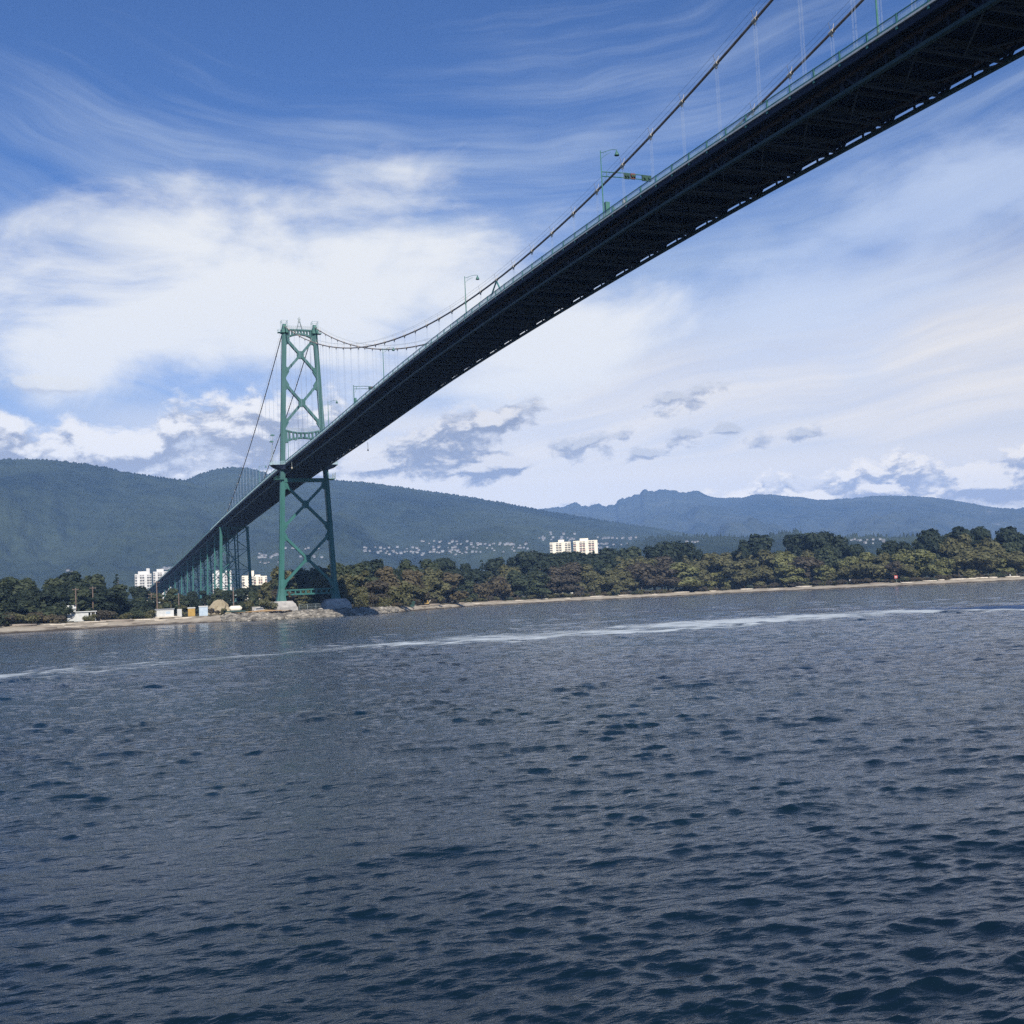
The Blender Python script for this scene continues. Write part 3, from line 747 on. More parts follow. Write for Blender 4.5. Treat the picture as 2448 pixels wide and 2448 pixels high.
# trusses
for s in (-1, 1):
    tr = bpart(sweep(rect(s * 6.06 - 0.3, s * 6.06 + 0.3, -4.1, -3.7), YS), 'truss_bottom_chord', M['chord_steel'])
    bpart(sweep(rect(s * 6.06 - 0.26, s * 6.06 + 0.26, -2.4, -1.97), YS), 'truss_top_chord', M['pipe_steel'], tr)
    web = MB()
    k0 = int(math.floor((Y0 - YM) / SP)); k1 = int((Y1 - YM) / SP)
    for k in range(k0 + 1, k1):
        y = YM + k * SP; z = zr(y); x = s * 6.06
        web.box((x, L_(y), z - 3.6), (0.10, 1.9, 0.62))
        web.box((x, L_(y), z - 3.05), (0.34, 0.3, 1.4))
        for q in (-1, 1):
            y2 = y + q * SP / 2; z2 = zr(y2)
            web.beam((x, L_(y) + q * 0.55, z - 3.72), (x, L_(y) + q * 1.9, (z + (z2 - z) * 0.38) - 2.35), 0.30, 0.3)
        y2 = y + SP / 2; z2 = zr(y2)
        web.box((x, L_(y2), z2 - 3.05), (0.24, 0.2, 1.4)).box((x, L_(y2) - 2.1, z2 - 3.3), (0.3, 0.7, 0.9))
    bpart(web, 'truss_web', M['deck_steel'], tr)
# cross frames and wind bracing
mb = MB()
for k in range(k0 + 1, k1):
    y = YM + k * SP; z = zr(y); yn = y + SP; zn = zr(yn)
    mb.beam((-5.8, L_(y), z - 3.95), (5.8, L_(y), z - 3.95), 0.26, 0.24)
    mb.beam((-5.8, L_(y), z - 2.55), (5.8, L_(y), z - 2.55), 0.30, 0.62)
    for a, b in ((-5.7, 0), (0, 5.7)):
        mb.beam((a, L_(y), z - 3.88 if a else z - 2.9), (b, L_(y), z - 2.9 if a else z - 3.88), 0.16, 0.16)
    mb.beam((-5.8, L_(y) + 0.3, z - 3.98), (0, L_(yn) - 0.3, zn - 3.98), 0.17, 0.15)
    mb.beam((5.8, L_(y) + 0.3, z - 3.98), (0, L_(yn) - 0.3, zn - 3.98), 0.17, 0.15)
    ym = y + SP / 2; zm = zr(ym)
    mb.beam((-5.8, L_(ym), zm - 2.45), (5.8, L_(ym), zm - 2.45), 0.26, 0.5)
bpart(mb, 'cross_bracing', M['brace_steel'])
# railings
for s in (-1, 1):
    x = s * 7.98
    rl = bpart(sweep(rect(x - 0.05, x + 0.05, -0.10, 0.0), YS), 'railing', M['rail_paint'])
    bpart(sweep(rect(x - 0.05, x + 0.05, -1.02, -0.90), YS), 'bottom_rail', M['rail_paint'], rl)
    mb = MB(); cnt = 0
    for k in range(int((Y0 - YM) / (SP / 2)) + 1, int((Y1 - YM) / (SP / 2))):
        y = YM + k * SP / 2 + 0.6; z = zr(y)
        if s == -1 and y > 84 and cnt < 100:
            one = MB(); cnt += 1
            one.box((x - s * 0.002, L_(y), z - 0.85), (0.15, 0.22, 1.76)).box((x + s * 0.06, L_(y), z - 1.55), (0.12, 0.30, 0.42))
            bpart(one, 'railing_post', M['rail_paint'], rl); continue
        mb.box((x - s * 0.002, L_(y), z - 0.85), (0.15, 0.22, 1.76))
        mb.box((x + s * 0.06, L_(y), z - 1.55), (0.12, 0.30, 0.42))
    bpart(mb, 'railing_post', M['rail_paint'], rl)['kind'] = 'stuff'
    mb = MB(); y = 40.0
    ymax = 700.0
    while y < ymax:
        z = zr(y)
        mb.add([(x, L_(y) - 0.016, z - 0.9), (x, L_(y) + 0.016, z - 0.9), (x, L_(y) + 0.016, z - 0.1), (x, L_(y) - 0.016, z - 0.1),
                (x + 0.03, L_(y), z - 0.9), (x + 0.03, L_(y), z - 0.1)], [(0, 1, 2, 3), (0, 4, 5, 3), (1, 4, 5, 2)])
        y += 0.125 if y < 250 else 0.2
    bpart(mb, 'railing_bars', M['rail_mesh'], rl)
# main cables
CB = []
for s in (-1, 1):
    x = s * 6.06
    pts = [(x, L_(y), zcab(y)) for y in np.arange(30, YT + 0.1, SP / 2)] + [(x, 0, ZT)]
    side_pts = [(x, L_(y), zcab(y)) for y in np.arange(YT, YT + 192.1, 6.0)]
    c = bpart(MB().tube(pts + side_pts[1:], 0.19, 10), 'main_cable', M['cable'], smooth=True)
    CB.append(c)
    hr = MB()
    for dx in (-0.42, 0.42):
        hr.tube([(x + dx, p[1], p[2] + 1.25) for p in pts[::1] + side_pts[1:]], 0.022, 4)
    bpart(hr, 'hand_rope', M['galvanised'], c)
    nh = 0
    for k in range(-19, 24):
        y = YM + k * SP; zc = zcab(y)
        b = MB()
        sl_ = (ZT - ZM) * 2 * (y - YM) / 236.5 ** 2
        d = Vector((0, 1, sl_)).normalized()
        p = Vector((x, L_(y), zc))
        b.tube([p - d * 0.45, p + d * 0.45], 0.285, 10)
        b.box((x, L_(y), zc - 0.42), (0.16, 0.34, 0.4))
        for dx in (-0.42, 0.42):
            b.beam((x + dx * 0.4, L_(y), zc + 0.2), (x + dx, L_(y), zc + 1.3), 0.05, 0.05)
        bpart(b, 'cable_band', M['band_metal'], c)
        zd = zr(y) - 2.0
        if k != 0 and zc - zd > 1.2:
            h = MB()
            for dy in (-0.26, 0.26):
                for dx in (-0.07, 0.07):
                    h.tube([(x + dx, L_(y) + dy, zc - 0.1), (x + dx, L_(y) + dy, zd)], 0.012, 5, caps=False)
            bpart(h, 'hanger', M['hanger_rope']); nh += 1
    if s == -1:
        st = MB()
        z0 = zr(YM) - 1.3
        for q in (-1, 1):
            st.beam((x, L_(YM), zcab(YM) - 0.2), (x - 0.5, L_(YM) + q * 4.9, z0), 0.24, 0.24)
        bpart(st, 'centre_tie', M['rail_paint'])
    sh = MB()
    for k in range(1, 19):
        y = YT + k * SP; zc = zcab(y); zd = zr(y) - 2.0
        if zc - zd < 2: continue
        b = MB(); d = (Vector((0, y + 1, zcab(y + 1))) - Vector((0, y, zc))).normalized(); p = Vector((x, L_(y), zc))
        b.tube([p - d * 0.45, p + d * 0.45], 0.285, 8)
        for dx in (-0.42, 0.42): b.beam((x + dx * 0.4, L_(y), zc + 0.2), (x + dx, L_(y), zc + 1.3), 0.05, 0.05)
        bpart(b, 'cable_band', M['band_metal'], c)
        h = MB() if s == -1 else sh
        for dy in (-0.26, 0.26):
            h.tube([(x, L_(y) + dy, zc - 0.1), (x, L_(y) + dy, zd)], 0.030, 5, caps=False)
        if s == -1:
            if k <= 11: bpart(h, 'hanger', M['hanger_rope'])
            else: sh = sh; [None]; bpart(h, 'hanger', M['hanger_rope'])
    if s == 1:
        o = bpart(sh, 'hanger', M['hanger_rope']); o['kind'] = 'stuff'

# main tower
TW = empty('tower', (0, 0, 0), parent=BR)
def legx(z): return 10.75 + (6.15 - 10.75) * (z - 6.7) / (113 - 6.7)
for s in (-1, 1):
    lg = MB()
    zs = [6.6, 8.5, 11.5, 15, 30, 54, 80, 112.6]
    ws = [3.7, 3.1, 2.3, 1.95, 1.9, 1.85, 1.8, 1.75]
    ds = [4.8, 4.2, 3.4, 3.0, 2.9, 2.7, 2.5, 2.3]
    for i in range(len(zs) - 1):
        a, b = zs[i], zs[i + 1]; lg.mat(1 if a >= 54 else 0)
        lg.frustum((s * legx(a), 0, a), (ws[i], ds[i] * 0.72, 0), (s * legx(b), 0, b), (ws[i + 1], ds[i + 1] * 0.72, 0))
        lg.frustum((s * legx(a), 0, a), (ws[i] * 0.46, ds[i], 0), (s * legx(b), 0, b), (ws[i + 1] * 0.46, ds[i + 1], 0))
    leg = bpart(lg, 'leg', [M['green_paint'], M['upper_green_paint']], TW)
    sd = MB()
    sd.box((s * 6.1, 0, 113.4), (2.5, 3.4, 1.4)).box((s * 6.06, 0, 114.7), (1.5, 3.0, 1.3))
    sd.tube([(s * 6.06 - 0.62, 0, 115.5), (s * 6.06 + 0.62, 0, 115.5)], 1.0, 14)
    bpart(sd, 'cable_saddle', M['lamp_green'], TW)
    rg = MB()
    for dx in (-1.15, 1.15):
        for dy in (-1.6, 0, 1.6): rg.beam((s * 6.1 + dx, dy, 114.0), (s * 6.1 + dx, dy, 117.6), 0.07, 0.07)
        rg.beam((s * 6.1 + dx, -1.6, 117.6), (s * 6.1 + dx, 1.6, 117.6), 0.07, 0.07)
        rg.beam((s * 6.1 + dx, -1.6, 116.9), (s * 6.1 + dx, 1.6, 116.9), 0.06, 0.06)
    for dy in (-1.6, 1.6):
        rg.beam((s * 6.1 - 1.15, dy, 117.6), (s * 6.1 + 1.15, dy, 117.6), 0.07, 0.07)
    rg.box((s * 7.9, 0, 112.9), (1.6, 2.2, 0.18))
    for dy in (-1.1, 1.1):
        rg.beam((s * 8.65, dy, 112.9), (s * 8.65, dy, 114.0), 0.07, 0.07); 
        rg.beam((s * 7.4, dy, 114.0), (s * 8.65, dy, 114.0), 0.07, 0.07)
    rg.beam((s * 8.65, -1.1, 114.0), (s * 8.65, 1.1, 114.0), 0.07, 0.07)
    bpart(rg, 'saddle_railing', M['rail_paint'], TW)
def xbrace(z0, z1, w=1.0, d=1.5):
    """diagonal pair between heights z0 (low) and z1 (high) with gussets at the crossing and the legs"""
    b = MB()
    xl, xh = legx(z0) - 0.6, legx(z1) - 0.6
    for s in (-1, 1):
        b.beam((s * xl, 0, z0), (-s * xh, 0, z1), d + 0.02 * s, w, up=(0, 0, 1))
    t = xl / (xl + xh); zc = z0 + (z1 - z0) * t
    b.poly([(-1.15, zc - 1.5), (1.15, zc - 1.5), (1.35, zc), (1.15, zc + 1.5), (-1.15, zc + 1.5), (-1.35, zc)], -d / 2 + 0.12, d / 2 - 0.12)
    for s in (-1, 1):
        for (zz, sg) in ((z0, 1), (z1, -1)):
            x = legx(zz) - 0.7
            b.poly([(s * (x + 0.4), zz - sg * 2.4), (s * (x - 0.35), zz - sg * 1.6), (s * (x - 1.5), zz + sg * 0.35), (s * (x - 1.15), zz + sg * 1.9), (s * (x - 0.2), zz + sg * 2.4), (s * (x + 0.4), zz + sg * 2.6)], -d / 2 + 0.16, d / 2 - 0.16)
    bpart(b, 'cross_brace', M['upper_green_paint' if z0 > 54 else 'green_paint'], TW)
xbrace(96.9, 110.6); xbrace(76.4, 92.4); xbrace(35.4, 52.6, 1.0); xbrace(12.9, 32.2, 1.0)
def portal(xh, top, bot, nv, name, d=1.6, hole=None):
    """arched strut: solid top and bottom flanges with openings between"""
    b = MB(); xs = np.linspace(-xh, xh, 25)
    tw, bw = 0.55, 0.65
    b.strip([(x, top(x)) for x in xs], [(x, top(x) - tw) for x in xs], -d / 2, d / 2)
    b.strip([(x, bot(x) + bw) for x in xs], [(x, bot(x)) for x in xs], -d / 2, d / 2)
    for x in np.linspace(-xh, xh, nv + 1):
        w = 0.34 if abs(x) < xh * 0.96 else 0.8
        b.poly([(x - w, bot(x) + 0.2), (x + w, bot(x) + 0.2), (x + w * 0.8, (top(x) + bot(x)) / 2), (x + w, top(x) - 0.2), (x - w, top(x) - 0.2), (x - w * 0.8, (top(x) + bot(x)) / 2)], -d / 2 + 0.15, d / 2 - 0.15)
    return bpart(b, name, M['upper_green_paint' if top(0) > 54 else 'green_paint'], TW)
portal(5.4, lambda x: 114.4 - 0.0008 * x * x, lambda x: 112.2 - 0.062 * x * x - (0.02 * max(0, abs(x) - 3.6) ** 3.2), 9, 'portal_strut')
portal(6.9, lambda x: 73.0 + 0.022 * x * x, lambda x: 70.5 - 0.030 * x * x - 0.10 * max(0, abs(x) - 5.2) ** 2.6, 9, 'portal_strut')
portal(9.3, lambda x: 11.1, lambda x: 8.8, 9, 'portal_strut')
b = MB(); b.box((0, 0, 53.95), (17.0, 1.7, 1.5)); bpart(b, 'deck_beam', M['green_paint'], TW)
b = MB()                                     # hand rails on the top strut and the middle strut
for dy in (-0.7, 0.7):
    for k in range(13): b.beam((-4.8 + k * 0.8, dy, 114.3), (-4.8 + k * 0.8, dy, 115.7), 0.05, 0.05)
    b.beam((-4.9, dy, 115.7), (4.9, dy, 115.7), 0.06, 0.06); b.beam((-4.9, dy, 115.1), (4.9, dy, 115.1), 0.05, 0.05)
    for k in range(14): b.beam((-6.2 + k * 0.95, dy, 73.2), (-6.2 + k * 0.95, dy, 74.5), 0.05, 0.05)
    b.beam((-6.4, dy, 74.5), (6.4, dy, 74.5), 0.06, 0.06); b.beam((-6.4, dy, 73.9), (6.4, dy, 73.9), 0.05, 0.05)
bpart(b, 'strut_railing', M['galvanised'], TW)
b = MB()                                     # beacon on the top strut
for s in (-1, 1):
    for q in (-1, 1): b.beam((s * 1.15, q * 0.7, 114.3), (s * 0.3, q * 0.2, 117.4), 0.16, 0.16)
b.beam((-0.75, -0.5, 115.8), (0.75, -0.5, 115.8), 0.1, 0.1).beam((-0.75, 0.5, 115.8), (0.75, 0.5, 115.8), 0.1, 0.1)
b.box((0, 0, 117.5), (0.9, 0.7, 0.35)).tube([(0, 0, 117.6), (0, 0, 118.6)], [0.42, 0.30], 8).box((0, 0, 118.75), (1.3, 0.25, 0.25)).tube([(0, 0, 118.8), (0, 0, 119.5)], 0.14, 6)
bpart(b, 'beacon', M['galvanised'], TW)
for s in (-1, 1):                            # walkway balconies round the legs
    b = MB(); xo = s * 11.2
    zt = zr(YT) - 1.35
    b.add([(s * 7.9, -3.6, zt), (s * 12.4, -2.6, zt), (s * 13.3, -1.2, zt), (s * 13.3, 1.2, zt), (s * 12.4, 2.6, zt), (s * 7.9, 3.6, zt),
           (s * 7.9, -3.0, zt - 1.9), (s * 9.5, -1.8, zt - 1.8), (s * 12.0, -1.1, zt - 1.0), (s * 12.0, 1.1, zt - 1.0), (s * 9.5, 1.8, zt - 1.8), (s * 7.9, 3.0, zt - 1.9)],
          [(0, 1, 2, 3, 4, 5), (11, 10, 9, 8, 7, 6), (0, 6, 7, 1), (1, 7, 8, 2), (2, 8, 9, 3), (3, 9, 10, 4), (4, 10, 11, 5), (5, 11, 6, 0)])
    ba = bpart(b, 'balcony', M['deck_steel'], TW)
    b = MB(); P = [(s * 7.95, -3.6), (s * 12.4, -2.6), (s * 13.3, -1.2), (s * 13.3, 1.2), (s * 12.4, 2.6), (s * 7.95, 3.6)]
    for (xa, ya), (xb, yb) in zip(P[:-1], P[1:]):
        for dz in (0.1, 1.3): b.beam((xa, ya, zt + dz), (xb, yb, zt + dz), 0.09, 0.09)
        n = max(2, int(math.hypot(xb - xa, yb - ya) / 0.16))
        for k in range(n): b.beam((xa + (xb - xa) * k / n, ya + (yb - ya) * k / n, zt), (xa + (xb - xa) * k / n, ya + (yb - ya) * k / n, zt + 1.3), 0.045 if k else 0.12, 0.045 if k else 0.12)
    bpart(b, 'balcony_railing', M['rail_mesh'], TW)
    b = MB(); b.box((s * 10.1, 0, 54.25), (3.4, 4.4, 0.25))
    for dx in (-1.5, 0, 1.5):
        for dy in (-2.1, 2.1): b.beam((s * 10.1 + dx, dy, 54.3), (s * 10.1 + dx, dy, 55.4), 0.07, 0.07)
    for dy in (-2.1, 2.1): b.beam((s * 10.1 - 1.6, dy, 55.4), (s * 10.1 + 1.6, dy, 55.4), 0.07, 0.07)
    bpart(b, 'service_platform', M['green_paint'], TW)
b = MB()
for k, h in enumerate((1.9, 2.3, 2.0, 2.6)): b.tube([(10.9 + 0.45 * k, -1.4 + 0.5 * (k % 2), 54.3), (10.9 + 0.45 * k, -1.4 + 0.5 * (k % 2), 54.4 + h)], 0.11, 6)
bpart(b, 'antenna_rods', M['galvanised'], TW)
for s in (-1, 1):                            # concrete footings
    x = s * 10.6; b = MB()
    b.frustum((x, 0, -1.0), (11.2, 10.0, 0), (x, 0, 4.3), (10.8, 9.6, 0))
    b.frustum((x, 0, 4.3), (10.2, 9.0, 0), (x, 0, 5.6), (9.4, 8.2, 0))
    b.frustum((x, 0, 5.6), (9.0, 7.6, 0), (x, 0, 6.65), (7.4, 6.6, 0))
    bpart(b, 'footing', M['concrete'])

# approach viaduct: steel bents standing on the shore
def bent(y, wt, wb, n, w, inner=False, gz=3.0):
    zt = zr(y) - 4.1
    root = empty('viaduct_bent', (0, L_(y), 0), parent=BR)
    xt = lambda z: wb + (wt - wb) * (z - gz) / max(zt - gz, 1)
    for s in (-1, 1):
        b = MB(); b.frustum((s * wb, 0, gz - 0.5), (w * 1.25, w * 1.25, 0), (s * wt, 0, zt), (w, w, 0))
        bpart(b, 'leg', M['green_paint'], root)
    b = MB(); b.beam((-wt - 1.0, 0, zt - 0.3), (wt + 1.0, 0, zt - 0.3), w * 0.8, 0.8)
    bpart(b, 'cap_beam', M['green_paint'], root)
    zz = np.linspace(gz + 1.0, zt - 1.2, n + 1)
    b = MB()
    for i in range(n):
        a, c = zz[i], zz[i + 1]
        for s in (-1, 1): b.beam((s * xt(a), 0, a), (-s * xt(c), 0.0 + 0.08 * s, c), 0.3, 0.36)
        b.beam((-xt(c), 0, c), (xt(c), 0, c), 0.3, 0.3)
    bpart(b, 'cross_brace', M['green_paint'], root)
    f = MB()
    for s in (-1, 1): f.box((s * wb, 0, gz - 0.2), (w * 2.6, w * 2.6, 1.6))
    bpart(f, 'footing', M['concrete'], root)
    return root
r0 = bent(660, 7.1, 8.4, 4, 1.35)
b = MB()
for xo in (-2.4, 2.4):
    b.beam((xo * 1.2, 5.5, 2.6), (xo, 5.5, zr(665) - 4.1), 0.6, 0.6)
for z in (14, 24, 34): b.beam((-2.7, 5.5, z), (2.7, 5.5, z), 0.3, 0.3)
for i in range(3):
    a = 6 + i * 11
    b.beam((-2.7, 5.5, a), (2.7, 5.5, a + 10), 0.28, 0.28); b.beam((2.7, 5.5, a), (-2.7, 5.6, a + 10), 0.28, 0.28)
bpart(b, 'inner_frame', M['green_paint'], r0)
for i, y in enumerate((700, 735, 771, 816, 853, 894, 944, 992, 1040, 1090, 1150)):
    bent(y, 5.6, 6.6 if y < 1000 else 6.0, 3 if y < 860 else 2, 0.72)
b = MB(); b.box((0, L_(1296), 8), (15.2, 90, 14)); bpart(b, 'abutment', M['concrete'])

# ------------------------------------------------------------------ lamp posts, signal gantries and small things on the bridge
def lamp(y, hgt, label, parent_name='street_lamp', off=-7.75, arm=3.0, side=1, group='street lamps along the bridge railing'):
    z0 = zr(y) - 1.35
    t = tag(empty(parent_name, (AX + off, y, z0)), label, 'street lamp', group)
    b = MB(); b.tube([(0, 0, 0), (0, 0, 1.0), (0, 0, 1.05), (0, 0, hgt)], [0.20, 0.17, 0.12, 0.075], 8).box((0, 0, 0.05), (0.5, 0.5, 0.5))
    b.build('pole', M['lamp_green'], t, True)
    b = MB(); n = 10
    top = [(side * arm * k / n, 0, hgt - 0.35 + 0.75 * math.sin(math.pi * 0.5 * min(1, k / n * 1.15)) ** 1.6) for k in range(n + 1)]
    b.tube(top, 0.045, 6)
    low = [(side * arm * 0.62 * k / 6, 0, hgt - 1.5 + 1.35 * (k / 6) ** 0.75) for k in range(7)]
    b.tube(low, 0.03, 5)
    b.tube([(side * arm * 0.2, 0, hgt - 0.95), (side * arm * 0.2, 0, hgt - 0.15)], 0.02, 5).tube([(side * arm * 0.36, 0, hgt - 0.6), (side * arm * 0.3, 0, hgt)], 0.02, 5)
    b.build('arm', M['lamp_green'], t)
    e = top[-1]; b = MB()
    b.tube([(e[0], 0, e[2] + 0.02), (e[0], 0, e[2] - 0.2), (e[0], 0, e[2] - 0.5), (e[0], 0, e[2] - 0.85), (e[0], 0, e[2] - 0.98)], [0.06, 0.10, 0.25, 0.42, 0.40], 12)
    b.build('lamp_head', M['lamp_green'], t, True)
    return t
lamp(101.4, 9.4, 'green lamp post cut by the top edge of the picture beside the railing')
lamp(240.5, 9.6, 'green arched lamp post standing just past the V shaped cable tie')
lamp(310.3, 9.6, 'green arched lamp post whose head meets the two crossing cables')
lamp(380.8, 9.3, 'slim grey green lamp post between the tower leg and the small signal gantry')
lamp(452.7, 9.0, 'thin lamp post framed between the two tower legs above the deck')
lamp(523, 9.0, 'tiny lamp post just behind the balcony of the tower')
t = lamp(170.8, 11.9, 'tall lamp post carrying the long signal arm over the road')
def signal(root, x, z, col, wid):
    b = MB(); b.box((x, -0.05, z), (wid, 0.28, 0.95)); s = b.build('signal_box', M[col], root)
    b = MB()
    for q in (-1, 1): b.tube([(x + q * wid * 0.25, -0.18, z), (x + q * wid * 0.25, -0.42, z)], 0.20, 10)
    b.build('signal_hood', M['signal_black'], s)
def gantry_arm(root, z, ln, z_sag=0.0):
    b = MB()
    b.tube([(0, 0, z), (ln * 0.5, 0, z + 0.16), (ln, 0, z + 0.06)], 0.085, 6).tube([(0, 0, z - 0.75), (ln * 0.5, 0, z - 0.62), (ln, 0, z - 0.66)], 0.085, 6)
    b.tube([(0.9, 0, z), (0.9, 0, z - 0.75)], 0.06, 6).tube([(0.9, 0, z - 0.8), (0.3, 0, z - 1.9)], 0.03, 5)
    b.build('signal_arm', M['lamp_green'], root)
g = 9.35 - 1.35
gantry_arm(t, 8.3, 8.6)
signal(t, 4.6, 7.95, 'signal_black', 1.0); signal(t, 5.75, 8.0, 'signal_red', 0.85); signal(t, 8.3, 7.9, 'signal_black', 1.7)
b = MB(); b.box((0.75, 0.1, 2.1), (0.75, 0.6, 2.3)).box((0.75, 0.1, 0.9), (0.5, 0.4, 0.4)); b.build('control_cabinet', M['lamp_green'], t)
# small boxes clamped to the railing posts
for y, lab in ((163.6, 'small tan junction box clamped to the railing below the signal arm'), (167.2, 'dark junction box at the foot of the tall signal lamp post')):
    b = MB(); z = zr(y)
    b.box((0, 0, -0.55), (0.35, 0.45, 0.6)).tube([(0, 0.1, -0.3), (0, 0.1, 0.15)], 0.07, 6).box((0, -0.1, -1.05), (0.3, 0.3, 0.4))
    o = b.build('junction_box', M['band_metal'] if 'tan' in lab else M['lamp_green']); o.location = (AX - 7.7, y, z); tag(o, lab, 'junction box')
t = tag(empty('signal_gantry', (AX - 7.75, 345, zr(345) - 1.35)), 'small signal gantry with red tipped arm between two lamp posts', 'traffic signal')
b = MB(); b.tube([(0, 0, 0), (0, 0, 6.9)], [0.17, 0.10], 8).box((0, 0, 0.05), (0.5, 0.5, 0.5)); b.build('pole', M['lamp_green'], t)
gantry_arm(t, 6.5, 6.2); signal(t, 4.9, 6.1, 'signal_black', 0.7); signal(t, 5.8, 6.1, 'signal_red', 0.9)
b = MB(); b.box((0.5, 0.1, 1.9), (0.55, 0.5, 2.2)); b.build('control_cabinet', M['lamp_green'], t)
for y, off, hh, lab in ((392, 8.1, 2.6, 'little navigation light hanging under the far edge of the deck'), (446, -7.9, 3.4, 'pale navigation light hanging below the railing beside the tower leg')):
    t = tag(empty('navigation_light', (AX + off, y, zr(y) - (4.1 if off > 0 else 1.6))), lab, 'navigation light', 'navigation lights under the deck')
    b = MB(); b.tube([(0, 0, 0.4), (0, 0, -hh * 0.8)], 0.07, 6); b.build('bracket', M['galvanised'], t)
    b = MB(); b.tube([(0, 0, -hh * 0.8), (0, 0, -hh * 0.85), (0, 0, -hh)], [0.2, 0.3, 0.22], 8); b.build('lamp', M['band_metal'], t)
for (dx, dy, hh, lab) in ((-11.9, 6.0, 12.0, 'taller floodlight mast rising above the tower balcony'), (-12.5, 1.0, 9.3, 'shorter floodlight mast at the outer end of the tower balcony')):
    t = tag(empty('floodlight_mast', (AX + dx, YT + dy * 0.2, zr(YT) - 1.35)), lab, 'floodlight', 'floodlight masts on the tower balcony')
    b = MB(); b.tube([(0, 0, -0.05), (0, 0, hh)], [0.14, 0.08], 6); b.build('pole', M['galvanised'], t)
    b = MB(); b.box((0.05, 0, hh + 0.1), (1.5, 0.7, 0.4)); b.box((0.05, 0, hh + 0.35), (0.7, 0.4, 0.2)); b.build('floodlight_head', M['lamp_green'], t)

# ------------------------------------------------------------------ trees
def leaf_cloud(rng, centres, n, size, squash=1.0):
    """small leaf sprays scattered in the shells of several lobes: verts, quads"""
    cs = np.array([c[:3] for c in centres]); rs = np.array([c[3] for c in centres]); sq = np.array([c[4] if len(c) > 4 else squash for c in centres])
    w = rs ** 2; w /= w.sum()
    k = rng.choice(len(cs), n, p=w)
    d = rng.normal(size=(n, 3)); d /= np.linalg.norm(d, axis=1)[:, None]
    rad = rs[k] * (rng.uniform(0.25, 1.0, n) ** 0.45) * rng.uniform(0.86, 1.08, n)
    P = cs[k] + d * rad[:, None] * np.stack([np.ones(n), np.ones(n), sq[k]], -1)
    nn = d * 1.2 + rng.normal(size=(n, 3)) * 0.40 + np.array([0, 0, 0.30]); nn /= np.linalg.norm(nn, axis=1)[:, None]
    t = np.cross(nn, rng.normal(size=(n, 3))); t /= np.linalg.norm(t, axis=1)[:, None]
    b = np.cross(nn, t)
    s = size * rng.uniform(0.55, 1.25, n)[:, None]
    q = np.stack([P - t * s - b * s * 0.55, P + t * s * 0.9 - b * s * 0.7, P + t * s + b * s * 0.6, P - t * s * 0.8 + b * s * 0.7], 1)
    q += rng.normal(size=q.shape) * size * 0.16
    return q.reshape(-1, 3)
def limbs(mb, rng, h, r0, tips):
    mb.tube([(0, 0, -0.8), (0.02 * h, 0, h * 0.3), (-0.01 * h, 0.02 * h, h * 0.62)], [r0, r0 * 0.7, r0 * 0.4], 7)
    for t in tips: mb.tube([(0, 0, h * rng.uniform(0.22, 0.45)), (t[0] * 0.5, t[1] * 0.5, t[2] * 0.72), t], [r0 * 0.45, r0 * 0.3, r0 * 0.1], 5)
PROTO = {}
